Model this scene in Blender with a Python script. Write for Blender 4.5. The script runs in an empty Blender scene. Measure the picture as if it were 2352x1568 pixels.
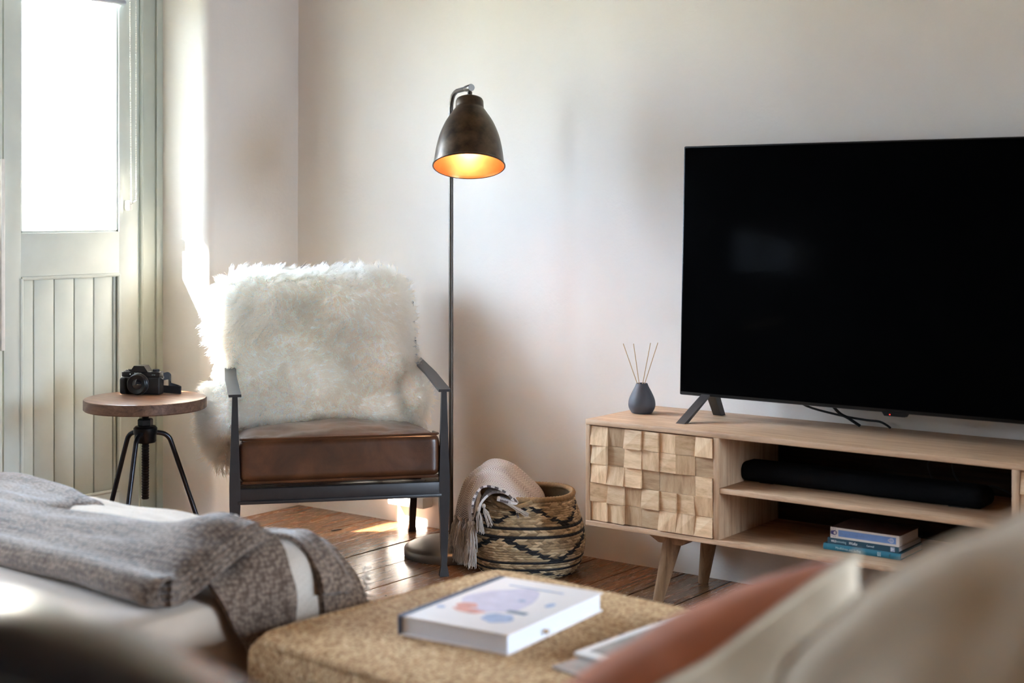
import bpy, bmesh, math, random
import numpy as np
from mathutils import Vector, Matrix, noise as mnoise
R = math.radians
random.seed(7)
rng = np.random.default_rng(11)
scene = bpy.context.scene
COL = scene.collection

# ------------------------------------------------------------------ camera, sky, sun, exposure
scene.view_settings.view_transform = 'Standard'
scene.view_settings.look = 'None'
scene.view_settings.gamma = 1.0
scene.view_settings.use_curve_mapping = False
scene.view_settings.exposure = 1.78

CAM = (4.0, -3.933, 1.12)
YAW = math.atan2(3377, 4483)            # view direction against the room axes
cam_d = bpy.data.cameras.new('camera')
cam = bpy.data.objects.new('camera', cam_d)
COL.objects.link(cam)
cam.location = CAM
cam.rotation_euler = (R(90), 0, YAW)
cam_d.sensor_width = 36
cam_d.lens = 36 * 3377 / 2352
cam_d.shift_y = -(784 - 480) / 2352
cam_d.clip_start = 0.05
cam_d.dof.use_dof = True
cam_d.dof.focus_distance = 4.55
cam_d.dof.aperture_fstop = 3.0
scene.camera = cam
scene.cycles.diffuse_bounces = 10
scene.cycles.transmission_bounces = 10
RX, RY = math.cos(YAW), math.sin(YAW)   # camera right in the room
DX, DY = -math.sin(YAW), math.cos(YAW)  # camera forward in the room


def rd(x, d, z):
    return Vector((CAM[0] + RX * x + DX * d, CAM[1] + RY * x + DY * d, z))


world = bpy.data.worlds.new('sky')
scene.world = world
world.use_nodes = True
bg = world.node_tree.nodes['Background']
wt = world.node_tree
tc = wt.nodes.new('ShaderNodeTexCoord')
sx = wt.nodes.new('ShaderNodeSeparateXYZ')
wt.links.new(tc.outputs['Generated'], sx.inputs[0])
rp = wt.nodes.new('ShaderNodeValToRGB')
rp.color_ramp.elements[0].position = 0.0
rp.color_ramp.elements[0].color = (0.30, 0.38, 0.48, 1)     # hazy horizon
rp.color_ramp.elements[1].position = 0.45
rp.color_ramp.elements[1].color = (0.66, 0.84, 1.06, 1)      # bright thin cloud above
wt.links.new(sx.outputs[2], rp.inputs[0])
wt.links.new(rp.outputs[0], bg.inputs[0])
bg.inputs[1].default_value = 22.0

sun_d = bpy.data.lights.new('sun', 'SUN')
sun_d.energy = 145
sun_d.angle = R(0.8)
sun_d.color = (1.0, 0.95, 0.88)
sun = bpy.data.objects.new('sun', sun_d)
COL.objects.link(sun)
sun.location = (-6, -8, 9)
sun.rotation_euler = Vector((0.545, 0.838, -0.763)).to_track_quat('-Z', 'Y').to_euler()


def portal(name, loc, sx, sy, direction):
    d = bpy.data.lights.new(name, 'AREA')
    d.shape = 'RECTANGLE'
    d.size, d.size_y = sx, sy
    d.cycles.is_portal = True
    o = bpy.data.objects.new(name, d)
    COL.objects.link(o)
    o.location = loc
    o.rotation_euler = Vector(direction).to_track_quat('-Z', 'Z').to_euler()
    return o


portal('door_portal', (-0.44, -1.08, 1.05), 1.34, 2.2, (1, 0, 0))
portal('side_window_portal', (-0.32, -3.0, 1.43), 1.60, 0.95, (1, 0, 0))
portal('window_portal', (7.05, -1.05, 1.45), 1.6, 1.5, (-1, 0, 0))


# ------------------------------------------------------------------ helpers
def tag(o, label=None, cat=None, group=None, kind=None):
    if label: o['label'] = label
    if cat: o['category'] = cat
    if group: o['group'] = group
    if kind: o['kind'] = kind
    return o


def thing(name, loc, rz, label, cat, group=None):
    o = bpy.data.objects.new(name, None)
    COL.objects.link(o)
    o.empty_display_size = 0.1
    o.location = loc
    o.rotation_euler = (0, 0, rz)
    return tag(o, label, cat, group)


def smooth(a, b, x):
    t = min(1, max(0, (x - a) / (b - a)))
    return t * t * (3 - 2 * t)


def nz(p, s=1.0, seed=0.0):
    return mnoise.noise(Vector((p[0] * s + seed, p[1] * s - seed * .7, p[2] * s + seed * 1.3)))


def spline(pts, n):
    """Catmull-Rom through pts (any dimension), n samples."""
    P = np.array(pts, float)
    P = np.vstack([2 * P[0] - P[1], P, 2 * P[-1] - P[-2]])
    out = []
    m = len(pts) - 1
    for k in range(n):
        t = k / (n - 1) * m
        i = min(int(t), m - 1)
        f = t - i
        a, b, c, d = P[i], P[i + 1], P[i + 2], P[i + 3]
        out.append(0.5 * ((2 * b) + (c - a) * f + (2 * a - 5 * b + 4 * c - d) * f * f + (3 * b - a - 3 * c + d) * f ** 3))
    return np.array(out)


class MB:
    def __init__(s):
        s.bm = bmesh.new()
        s.uv = s.bm.loops.layers.uv.new('UVMap')
        s.tone = s.bm.loops.layers.float_color.new('tone')

    def _add(s, bm2, mat=0, M=None, tone=None):
        if M is not None:
            bm2.transform(M)
        vm = {}
        for v in bm2.verts:
            vm[v] = s.bm.verts.new(v.co)
        for f in bm2.faces:
            try:
                nf = s.bm.faces.new([vm[v] for v in f.verts])
            except ValueError:
                continue
            nf.material_index = mat
            for l in nf.loops:
                t = 1.0 if tone is None else tone
                l[s.tone] = (t, t, t, 1)
        bm2.free()

    def box(s, x0, x1, y0, y1, z0, z1, bevel=0, seg=2, mat=0, M=None, tone=None):
        b = bmesh.new()
        bmesh.ops.create_cube(b, size=1)
        for v in b.verts:
            v.co = Vector(((x0 + x1) / 2 + v.co.x * (x1 - x0), (y0 + y1) / 2 + v.co.y * (y1 - y0), (z0 + z1) / 2 + v.co.z * (z1 - z0)))
        if bevel:
            bmesh.ops.bevel(b, geom=list(b.edges), offset=bevel, segments=seg, affect='EDGES', profile=0.5, clamp_overlap=True)
        s._add(b, mat, M, tone)
        return s

    def loft(s, rings, mat=0, closed=True, caps=True, M=None, tone=None):
        """rings: list of lists of points with equal counts."""
        b = bmesh.new()
        vs = [[b.verts.new(Vector(p)) for p in ring] for ring in rings]
        n = len(rings[0])
        for i in range(len(vs) - 1):
            for j in range(n if closed else n - 1):
                k = (j + 1) % n
                b.faces.new([vs[i][j], vs[i][k], vs[i + 1][k], vs[i + 1][j]])
        if caps and closed:
            b.faces.new(list(reversed(vs[0])))
            b.faces.new(vs[-1])
        bmesh.ops.recalc_face_normals(b, faces=b.faces)
        s._add(b, mat, M, tone)
        return s

    def tube(s, pts, r, n=10, mat=0, M=None, squash=None, tone=None):
        pts = [Vector(p) for p in pts]
        rs = r if hasattr(r, '__len__') else [r] * len(pts)
        rings = []
        up = Vector((0, 0, 1))
        prev = None
        for i, p in enumerate(pts):
            t = (pts[min(i + 1, len(pts) - 1)] - pts[max(i - 1, 0)])
            if t.length < 1e-9:
                t = Vector((0, 0, 1))
            t.normalize()
            if prev is None:
                a = up if abs(t.z) < 0.9 else Vector((1, 0, 0))
                u = t.cross(a).normalized()
            else:
                u = (prev - t * prev.dot(t)).normalized()
            prev = u
            w = t.cross(u)
            rings.append([p + (u * math.cos(q) + w * math.sin(q)) * rs[i] for q in [2 * math.pi * k / n for k in range(n)]])
        return s.loft(rings, mat, True, True, M, tone)

    def lathe(s, prof, n=40, mat=0, M=None, c=(0, 0)):
        """prof: (r, z) list from one end to the other; r=0 ends are closed as small caps."""
        rings = [[(c[0] + max(r, 1e-5) * math.cos(2 * math.pi * k / n), c[1] + max(r, 1e-5) * math.sin(2 * math.pi * k / n), z) for k in range(n)] for r, z in prof]
        return s.loft(rings, mat, True, True, M)

    def sheet(s, f, nu, nv, uvs=(1, 1), mat=0, thick=0.0, M=None):
        """f(u, v) on 0..1 squares; with thickness both faces and the rim are built."""
        P = [[Vector(f(i / (nu - 1), j / (nv - 1))) for j in range(nv)] for i in range(nu)]
        if M is not None:
            P = [[M @ p for p in row] for row in P]
        layers = [P]
        if thick:
            N = [[None] * nv for _ in range(nu)]
            for i in range(nu):
                for j in range(nv):
                    a = P[min(i + 1, nu - 1)][j] - P[max(i - 1, 0)][j]
                    b = P[i][min(j + 1, nv - 1)] - P[i][max(j - 1, 0)]
                    q = a.cross(b)
                    N[i][j] = q.normalized() if q.length > 1e-12 else Vector((0, 0, 1))
            layers = [[[P[i][j] + N[i][j] * thick / 2 for j in range(nv)] for i in range(nu)],
                      [[P[i][j] - N[i][j] * thick / 2 for j in range(nv)] for i in range(nu)]]
        V = [[[s.bm.verts.new(p) for p in row] for row in L] for L in layers]

        def face(vs, uv):
            fc = s.bm.faces.new(vs)
            fc.material_index = mat
            for l, q in zip(fc.loops, uv):
                l[s.uv].uv = (q[0] * uvs[0], q[1] * uvs[1])
                l[s.tone] = (1, 1, 1, 1)
        for li, L in enumerate(V):
            for i in range(nu - 1):
                for j in range(nv - 1):
                    ids = [(i, j), (i + 1, j), (i + 1, j + 1), (i, j + 1)]
                    if li == 1:
                        ids.reverse()
                    face([L[a][b] for a, b in ids], [(a / (nu - 1), b / (nv - 1)) for a, b in ids])
        if thick:
            rim = [(i, 0) for i in range(nu)] + [(nu - 1, j) for j in range(1, nv)] + [(i, nv - 1) for i in range(nu - 2, -1, -1)] + [(0, j) for j in range(nv - 2, 0, -1)]
            for k in range(len(rim)):
                a, b = rim[k], rim[(k + 1) % len(rim)]
                face([V[0][b[0]][b[1]], V[0][a[0]][a[1]], V[1][a[0]][a[1]], V[1][b[0]][b[1]]],
                     [(a[0] / (nu - 1), a[1] / (nv - 1))] * 4)
        return s

    def rbox(s, c, size, r, cuts=12, crown=0.0, crown_b=0.0, namp=0.0, nscale=6.0, mat=0, M=None, fn=None, seed=0.0, pw=2):
        b = bmesh.new()
        bmesh.ops.create_cube(b, size=1)
        bmesh.ops.subdivide_edges(b, edges=list(b.edges), cuts=cuts, use_grid_fill=True)
        hx, hy, hz = size[0] / 2, size[1] / 2, size[2] / 2
        r = min(r, hx, hy, hz)
        for v in b.verts:
            # push the grid lines towards the edges so the rounding has enough of them
            co = [math.copysign(abs(2 * t) ** 0.72, t) for t in v.co]
            p = Vector((co[0] * hx, co[1] * hy, co[2] * hz))
            q = Vector((max(-hx + r, min(hx - r, p.x)), max(-hy + r, min(hy - r, p.y)), max(-hz + r, min(hz - r, p.z))))
            dv = p - q
            if dv.length > 1e-9:
                p = q + dv.normalized() * r
            k = max(0, 1 - abs(p.x / hx) ** pw) * max(0, 1 - abs(p.y / hy) ** pw)
            t = p.z / hz
            p.z += (crown * max(0, t) + -crown_b * max(0, -t)) * k
            if namp:
                d = p.normalized()
                p += d * namp * nz(p, nscale, seed)
            if fn:
                p = fn(p)
            v.co = p + Vector(c)
        s._add(b, mat, M)
        return s

    def ball(s, c, rad, mat=0, sub=2, M=None):
        b = bmesh.new()
        bmesh.ops.create_icosphere(b, subdivisions=sub, radius=1)
        rad = rad if hasattr(rad, '__len__') else (rad,) * 3
        for v in b.verts:
            v.co = Vector((v.co.x * rad[0] + c[0], v.co.y * rad[1] + c[1], v.co.z * rad[2] + c[2]))
        s._add(b, mat, M)
        return s

    def build(s, name, mats, parent=None, world=False, origin=None, sharp=38, flat=False):
        me = bpy.data.meshes.new(name)
        if world and parent is not None:
            s.bm.transform((Matrix.Translation(parent.location) @ Matrix.Rotation(parent.rotation_euler.z, 4, 'Z')).inverted())
        if origin is not None:
            s.bm.transform(Matrix.Translation(-Vector(origin)))
        s.bm.to_mesh(me)
        s.bm.free()
        for m in (mats if isinstance(mats, (list, tuple)) else [mats]):
            me.materials.append(m)
        if not flat:
            me.shade_smooth()
            me.set_sharp_from_angle(angle=R(sharp))
        o = bpy.data.objects.new(name, me)
        COL.objects.link(o)
        if parent is not None:
            o.parent = parent
        if origin is not None:
            o.location = origin
        return o


def text_mesh(name, body, size, mat, parent, M, ext=0.0002, shear=0.0, world=False, sx=1.0):
    cu = bpy.data.curves.new(name, 'FONT')
    cu.body = body
    cu.size = size
    cu.extrude = ext
    cu.shear = shear
    cu.align_x = 'LEFT'
    to = bpy.data.objects.new(name + '_src', cu)
    COL.objects.link(to)
    dg = bpy.context.evaluated_depsgraph_get()
    me = bpy.data.meshes.new_from_object(to.evaluated_get(dg))
    bpy.data.objects.remove(to)
    bpy.data.curves.remove(cu)
    me.transform(M @ Matrix.Diagonal((sx, 1, 1, 1)))
    if world:
        me.transform((Matrix.Translation(parent.location) @ Matrix.Rotation(parent.rotation_euler.z, 4, 'Z')).inverted())
    me.materials.clear()
    me.materials.append(mat)
    me.name = name
    o = bpy.data.objects.new(name, me)
    COL.objects.link(o)
    o.parent = parent
    return o


# ------------------------------------------------------------------ materials
def srgb(r, g, b):
    f = lambda c: (c / 255 / 12.92) if c / 255 <= 0.04045 else ((c / 255 + 0.055) / 1.055) ** 2.4
    return (f(r), f(g), f(b), 1)


class NT:
    def __init__(s, name):
        s.m = bpy.data.materials.new(name)
        s.m.use_nodes = True
        s.t = s.m.node_tree
        s.b = s.t.nodes['Principled BSDF']

    def n(s, typ, **kw):
        x = s.t.nodes.new(typ)
        for k, v in kw.items():
            setattr(x, k, v)
        return x

    def l(s, a, b):
        s.t.links.new(a, b)

    def coord(s, scale=(1, 1, 1), kind='Object', rot=(0, 0, 0)):
        tc = s.n('ShaderNodeTexCoord')
        mp = s.n('ShaderNodeMapping')
        mp.inputs['Scale'].default_value = scale
        mp.inputs['Rotation'].default_value = rot
        s.l(tc.outputs[kind], mp.inputs[0])
        return mp.outputs[0]

    def noise(s, co, scale, detail=4, rough=0.55, dist=0.0):
        x = s.n('ShaderNodeTexNoise')
        x.inputs['Scale'].default_value = scale
        x.inputs['Detail'].default_value = detail
        x.inputs['Roughness'].default_value = rough
        x.inputs['Distortion'].default_value = dist
        s.l(co, x.inputs['Vector'])
        return x.outputs['Fac']

    def ramp(s, fac, stops):
        x = s.n('ShaderNodeValToRGB')
        e = x.color_ramp.elements
        while len(e) < len(stops):
            e.new(0.5)
        for k, (p, c) in zip(e, stops):
            k.position = p
            k.color = c
        s.l(fac, x.inputs[0])
        return x.outputs[0]

    def math(s, op, a, b=None, clamp=False):
        x = s.n('ShaderNodeMath', operation=op)
        x.use_clamp = clamp
        for i, v in enumerate((a, b)):
            if v is None: continue
            if isinstance(v, (int, float)): x.inputs[i].default_value = v
            else: s.l(v, x.inputs[i])
        return x.outputs[0]

    def mix(s, fac, a, b, mode='MIX'):
        x = s.n('ShaderNodeMix', data_type='RGBA', blend_type=mode)
        for sock, v in ((x.inputs[0], fac), (x.inputs[6], a), (x.inputs[7], b)):
            if isinstance(v, (int, float, tuple)): sock.default_value = v
            else: s.l(v, sock)
        return x.outputs[2]

    def bump(s, h, strength=0.3, dist=0.002):
        x = s.n('ShaderNodeBump')
        x.inputs['Strength'].default_value = strength
        x.inputs['Distance'].default_value = dist
        s.l(h, x.inputs['Height'])
        s.l(x.outputs[0], s.b.inputs['Normal'])

    def set(s, **kw):
        for k, v in kw.items():
            i = s.b.inputs[k.replace('_', ' ')]
            if isinstance(v, (int, float, tuple)): i.default_value = v
            else: s.l(v, i)
        return s


def plain(name, col, rough=0.5, metal=0.0, spec=0.5, var=0.06, vs=30, bump=0.0, bs=200, bd=0.0006, sheen=0.0, coat=0.0):
    k = NT(name)
    co = k.coord()
    f = k.noise(co, vs)
    lo = tuple(c * (1 - var) for c in col[:3]) + (1,)
    hi = tuple(min(1, c * (1 + var)) for c in col[:3]) + (1,)
    k.set(Base_Color=k.ramp(f, [(0.3, lo), (0.7, hi)]), Roughness=rough, Metallic=metal)
    k.b.inputs['Specular IOR Level'].default_value = spec
    k.b.inputs['Sheen Weight'].default_value = sheen
    k.b.inputs['Coat Weight'].default_value = coat
    if bump:
        k.bump(k.noise(co, bs, 3), bump, bd)
    return k.m


def wood(name, lo, mid, hi, axis=0, scale=9.0, rough=0.5, tone=False, spec=0.4, stretch=14, bump=0.12):
    k = NT(name)
    sc = [stretch, stretch, stretch]
    sc[axis] = 1.0
    co = k.coord(tuple(sc))
    a = k.noise(co, scale * 0.5, 6, 0.6, 0.6)
    fine = k.noise(co, scale * 5, 3, 0.6)
    f = k.math('ADD', k.math('MULTIPLY', a, 0.75), k.math('MULTIPLY', fine, 0.25))
    c = k.ramp(f, [(0.33, lo), (0.5, mid), (0.68, hi)])
    if tone:
        at = k.n('ShaderNodeAttribute', attribute_name='tone')
        c = k.mix(1.0, c, at.outputs['Color'], 'MULTIPLY')
    k.set(Base_Color=c, Roughness=rough)
    k.b.inputs['Specular IOR Level'].default_value = spec
    k.bump(fine, bump, 0.001)
    return k.m


M = {}
# plaster
k = NT('cream_plaster')
co = k.coord()
k.set(Base_Color=k.ramp(k.noise(co, 1.5, 4), [(0.3, srgb(226, 219, 211)), (0.7, srgb(233, 227, 220))]), Roughness=0.85)
k.b.inputs['Specular IOR Level'].default_value = 0.2
k.bump(k.math('ADD', k.noise(co, 70, 4), k.math('MULTIPLY', k.noise(co, 6, 3), 1.2)), 0.25, 0.003)
M['plaster'] = k.m
M['ceiling'] = wood('timber_ceiling', srgb(120, 92, 66), srgb(146, 116, 86), srgb(166, 136, 104), axis=1)
M['sage'] = plain('sage_paint', srgb(204, 208, 198), 0.42, var=0.04, vs=8, bump=0.08, bs=40)
M['sage_dark'] = plain('sage_frame_paint', srgb(184, 188, 174), 0.45, var=0.04, vs=8, bump=0.08, bs=40)
# floorboards
k = NT('old_floorboards')
co = k.coord((12, 1, 12))
at = k.n('ShaderNodeAttribute', attribute_name='tone')
addv = k.n('ShaderNodeVectorMath', operation='ADD')
scl = k.n('ShaderNodeVectorMath', operation='SCALE')
scl.inputs['Scale'].default_value = 37.0
k.l(at.outputs['Vector'], scl.inputs[0])
k.l(co, addv.inputs[0]); k.l(scl.outputs[0], addv.inputs[1])
v = addv.outputs[0]
grain = k.noise(v, 3.0, 8, 0.62, 0.8)
fine = k.noise(v, 18, 3, 0.6)
c = k.ramp(grain, [(0.25, srgb(104, 66, 42)), (0.5, srgb(142, 96, 62)), (0.75, srgb(168, 120, 80))])
c = k.mix(1.0, c, at.outputs['Color'], 'MULTIPLY')
sp = k.noise(k.coord((1, 1, 1)), 26, 2, 0.5)
c = k.mix(k.math('GREATER_THAN', sp, 0.735), c, srgb(38, 22, 14))
k.set(Base_Color=c, Roughness=k.math('ADD', k.math('MULTIPLY', fine, 0.22), 0.14))
k.b.inputs['Specular IOR Level'].default_value = 0.55
k.bump(k.math('ADD', k.math('MULTIPLY', grain, 0.6), k.math('MULTIPLY', fine, 0.4)), 0.10, 0.002)
M['floor'] = k.m
M['floor_gap'] = plain('dark_gap', srgb(40, 26, 18), 0.9)

OAK = (srgb(158, 124, 94), srgb(188, 154, 122), srgb(206, 174, 142))
M['oak'] = wood('mango_wood', *OAK, axis=0, tone=True)
M['oak_z'] = wood('mango_wood_upright', *OAK, axis=2, tone=True)
M['oak_y'] = wood('mango_wood_deep', *OAK, axis=1, tone=True)
M['oak_block'] = wood('mango_wood_blocks', srgb(182, 144, 106), srgb(216, 180, 140), srgb(234, 204, 166), axis=0, tone=True, stretch=7, scale=14)
M['oak_block_z'] = wood('mango_wood_blocks_upright', srgb(182, 144, 106), srgb(216, 180, 140), srgb(234, 204, 166), axis=2, tone=True, stretch=7, scale=14)
M['oak_back'] = wood('shade_toned_back', srgb(30, 22, 16), srgb(42, 31, 23), srgb(54, 41, 30), axis=0, rough=0.8, spec=0.1)  # shade inside the open cabinet is put into this dark colour
M['oak_leg'] = wood('mango_wood_leg', srgb(108, 80, 56), srgb(138, 106, 76), srgb(158, 124, 92), axis=2)
M['stool_wood'] = wood('walnut_stool_top', srgb(92, 58, 40), srgb(134, 92, 66), srgb(160, 118, 90), axis=0, rough=0.32, spec=0.6)
M['stool_edge'] = wood('walnut_stool_edge', srgb(70, 48, 36), srgb(104, 76, 58), srgb(128, 98, 76), axis=0, rough=0.55)
M['iron'] = plain('black_iron', srgb(40, 38, 37), 0.38, 0.75, var=0.2, vs=60, bump=0.1)
M['steel'] = plain('dark_tube_steel', srgb(62, 62, 66), 0.3, 0.9, var=0.15)
M['chair_metal'] = plain('gunmetal_frame', srgb(60, 58, 58), 0.42, 0.5, var=0.12, vs=20, bump=0.12, bs=80)
# leather
k = NT('brown_leather')
co = k.coord()
a = k.noise(co, 7, 5, 0.6, 0.5)
cr = k.n('ShaderNodeTexVoronoi', feature='DISTANCE_TO_EDGE'); cr.inputs['Scale'].default_value = 160
k.l(co, cr.inputs['Vector'])
k.set(Base_Color=k.ramp(a, [(0.3, srgb(52, 30, 17)), (0.55, srgb(78, 46, 26)), (0.75, srgb(104, 64, 38))]), Roughness=k.math('ADD', k.math('MULTIPLY', a, 0.14), 0.24))
k.bump(k.math('ADD', k.math('MULTIPLY', k.noise(co, 9, 4, 0.5, 0.8), 1.0), k.math('MULTIPLY', cr.outputs['Distance'], 0.06)), 0.35, 0.006)
k.b.inputs['Coat Weight'].default_value = 0.35
k.b.inputs['Coat Roughness'].default_value = 0.22
M['leather'] = k.m
k = NT('black_leather')
co = k.coord()
k.set(Base_Color=srgb(22, 21, 22), Roughness=0.3)
k.b.inputs['Coat Weight'].default_value = 0.7
k.b.inputs['Coat Roughness'].default_value = 0.3
k.bump(k.noise(co, 60, 4), 0.15, 0.002)
M['black_leather'] = k.m
# fleece
k = NT('cream_wool')
hb = k.n('ShaderNodeBsdfHairPrincipled')
hb.parametrization = 'COLOR'
co = k.coord()
c = k.ramp(k.noise(co, 5, 3), [(0.3, (0.90, 0.71, 0.49, 1)), (0.7, (0.96, 0.82, 0.63, 1))])
k.l(c, hb.inputs['Color'])
hb.inputs['Roughness'].default_value = 0.6
hb.inputs['IOR'].default_value = 1.35
hb.inputs['Radial Roughness'].default_value = 0.7
k.l(hb.outputs[0], k.t.nodes['Material Output'].inputs[0])
M['wool'] = k.m
M['hide'] = plain('sheepskin_base', srgb(250, 244, 232), 0.9, spec=0.1)
# lamp
k = NT('antique_bronze')
co = k.coord()
f = k.noise(co, 26, 5, 0.6)
k.set(Base_Color=k.ramp(f, [(0.3, srgb(66, 58, 52)), (0.7, srgb(104, 90, 74))]), Roughness=k.math('ADD', k.math('MULTIPLY', f, 0.2), 0.26), Metallic=0.85)
M['bronze'] = k.m
M['pole'] = plain('brushed_pole', srgb(92, 86, 80), 0.36, 0.8, var=0.1)
M['lamp_base'] = plain('pewter_base', srgb(128, 122, 116), 0.42, 0.6, var=0.06, bump=0.1, bs=300)
M['copper'] = plain('copper_lining', srgb(196, 142, 98), 0.32, 0.95, var=0.12, vs=20)
k = NT('lit_bulb')
k.set(Base_Color=(1, .8, .5, 1))
k.b.inputs['Emission Color'].default_value = (1.0, 0.74, 0.46, 1)
k.b.inputs['Emission Strength'].default_value = 55
M['bulb'] = k.m
# glass: a thin pane
k = NT('window_glass')
tp = k.n('ShaderNodeBsdfTransparent'); gl = k.n('ShaderNodeBsdfGlossy'); mx = k.n('ShaderNodeMixShader'); fr = k.n('ShaderNodeFresnel')
fr.inputs[0].default_value = 1.45; gl.inputs['Roughness'].default_value = 0.02
k.l(k.math('MULTIPLY', fr.outputs[0], 0.8), mx.inputs[0]); k.l(tp.outputs[0], mx.inputs[1]); k.l(gl.outputs[0], mx.inputs[2])
k.l(mx.outputs[0], k.t.nodes['Material Output'].inputs[0])
M['glass'] = k.m
# basket
k = NT('seagrass_weave')
co = k.coord()
at = k.n('ShaderNodeAttribute', attribute_name='tone')
f = k.noise(co, 90, 3)
c = k.ramp(at.outputs['Fac'], [(0.0, srgb(26, 25, 28)), (0.28, srgb(34, 32, 34)), (0.32, srgb(138, 114, 84)), (0.7, srgb(194, 166, 126)), (1.0, srgb(230, 204, 164))])
c = k.mix(0.5, c, k.ramp(f, [(0.3, (.55, .55, .55, 1)), (0.7, (1, 1, 1, 1))]), 'MULTIPLY')
k.set(Base_Color=c, Roughness=0.7)
k.bump(f, 0.3, 0.002)
M['seagrass'] = k.m
M['rope'] = plain('seagrass_rim', srgb(150, 122, 86), 0.7, var=0.25, vs=120, bump=0.4, bs=220, bd=0.002)
# herringbone throw
k = NT('herringbone_wool')
tc = k.n('ShaderNodeTexCoord'); sx = k.n('ShaderNodeSeparateXYZ'); k.l(tc.outputs['UV'], sx.inputs[0])
zig = k.math('MULTIPLY', k.math('ABSOLUTE', k.math('SUBTRACT', k.math('FRACT', k.math('MULTIPLY', sx.outputs[1], 13.0)), 0.5)), 0.075)
st = k.math('FRACT', k.math('MULTIPLY', k.math('ADD', sx.outputs[0], zig), 95.0))
st = k.math('ABSOLUTE', k.math('SUBTRACT', st, 0.5))
c = k.ramp(st, [(0.15, srgb(104, 94, 92)), (0.27, srgb(226, 220, 216))])
k.set(Base_Color=c, Roughness=0.9)
k.b.inputs['Sheen Weight'].default_value = 0.25
k.bump(st, 0.6, 0.002)
M['herringbone'] = k.m
M['fringe'] = plain('wool_fringe', srgb(196, 186, 176), 0.95, spec=0.1, var=0.15, vs=60)
# waffle throw
def knit(name, a, b, sc=210):
    k = NT(name)
    co = k.coord()
    vo = k.n('ShaderNodeTexVoronoi'); vo.inputs['Scale'].default_value = sc; vo.inputs['Randomness'].default_value = 0.55
    k.l(co, vo.inputs['Vector'])
    f = k.math('ADD', k.math('MULTIPLY', vo.outputs['Distance'], 0.8), k.math('MULTIPLY', k.noise(co, 25, 3), 0.35))
    k.set(Base_Color=k.ramp(f, [(0.25, a), (0.75, b)]), Roughness=0.95)
    k.b.inputs['Sheen Weight'].default_value = 0.35
    k.b.inputs['Specular IOR Level'].default_value = 0.1
    k.bump(f, 0.7, 0.004)
    return k.m
M['waffle'] = knit('grey_brown_waffle_knit', srgb(154, 132, 114), srgb(84, 66, 54), 125)
M['cream_wool'] = knit('cream_wool_cloth', srgb(226, 212, 196), srgb(206, 190, 172), 420)
M['suede'] = plain('beige_suede', srgb(188, 168, 148), 0.85, spec=0.2, var=0.12, vs=6, sheen=0.3, bump=0.2, bs=120)
M['suede_side'] = M['suede']
# jute
k = NT('jute_boucle')
co = k.coord()
vo = k.n('ShaderNodeTexVoronoi'); vo.inputs['Scale'].default_value = 170; k.l(co, vo.inputs['Vector'])
f = k.math('ADD', k.math('MULTIPLY', vo.outputs['Distance'], 0.6), k.math('MULTIPLY', k.noise(co, 60, 4), 0.6))
k.set(Base_Color=k.ramp(f, [(0.30, srgb(234, 206, 166)), (0.56, srgb(204, 166, 122)), (0.85, srgb(146, 108, 70))]), Roughness=0.9)
k.b.inputs['Specular IOR Level'].default_value = 0.15
k.bump(f, 0.7, -0.008)
M['jute'] = k.m
# misc
M['tv_black'] = plain('tv_black', srgb(8, 8, 9), 0.35, spec=0.3)
k = NT('tv_screen'); k.set(Base_Color=(0.0012, 0.0012, 0.0014, 1), Roughness=0.12); k.b.inputs['Specular IOR Level'].default_value = 0.008
M['tv_screen'] = k.m
M['tv_foot'] = plain('tv_foot_grey', srgb(58, 57, 58), 0.5, spec=0.4)
k = NT('standby_red'); k.set(Base_Color=(.5, 0, 0, 1)); k.b.inputs['Emission Color'].default_value = (1, .03, .02, 1); k.b.inputs['Emission Strength'].default_value = 0.7
M['led'] = k.m
M['rubber'] = plain('black_cable', srgb(20, 20, 22), 0.5)
M['grille'] = plain('charcoal_fabric', srgb(17, 18, 20), 0.9, spec=0.1, var=0.2, vs=300, bump=0.3, bs=700)
M['soundbar_top'] = plain('soundbar_plastic', srgb(18, 18, 20), 0.35)
M['vase'] = plain('charcoal_ceramic', srgb(74, 74, 80), 0.6, var=0.06, vs=80, bump=0.15, bs=500)
M['reed'] = plain('rattan_reed', srgb(196, 164, 122), 0.8)
M['paper'] = plain('book_paper', srgb(214, 208, 204), 0.8, var=0.08, vs=300)
M['paper_cool'] = plain('white_page_block', srgb(222, 222, 226), 0.8, var=0.06, vs=300)
M['slate'] = plain('slate_spine', srgb(66, 78, 98), 0.6)
M['teal_dark'] = plain('dark_teal_cover', srgb(24, 70, 88), 0.55)
M['teal'] = plain('teal_cover', srgb(36, 112, 132), 0.5)
M['offwhite'] = plain('off_white_cover', srgb(222, 214, 206), 0.55)
M['sky_blue'] = plain('pale_blue_panel', srgb(118, 152, 206), 0.6)
M['indigo'] = plain('indigo_ink', srgb(58, 52, 110), 0.6)
M['white_ink'] = plain('white_ink', srgb(236, 238, 240), 0.6)
M['grey_ink'] = plain('soft_blue_ink', srgb(136, 160, 205), 0.6)
M['pale_grey'] = plain('pale_grey_ink', srgb(168, 196, 204), 0.6)
M['brown_cover'] = plain('dark_brown_cover', srgb(66, 46, 40), 0.5)
M['cover'] = plain('cream_book_cover', srgb(232, 222, 216), 0.5, var=0.03, vs=5)
M['wash_pink'] = plain('pink_wash', srgb(214, 150, 134), 0.6, var=0.2, vs=60)
M['wash_blue'] = plain('blue_grey_wash', srgb(160, 172, 196), 0.6, var=0.2, vs=60)
M['wash_lilac'] = plain('lilac_wash', srgb(206, 196, 208), 0.6, var=0.1, vs=30)
M['wash_slate'] = plain('slate_wash', srgb(122, 130, 142), 0.6, var=0.15, vs=60)
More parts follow.
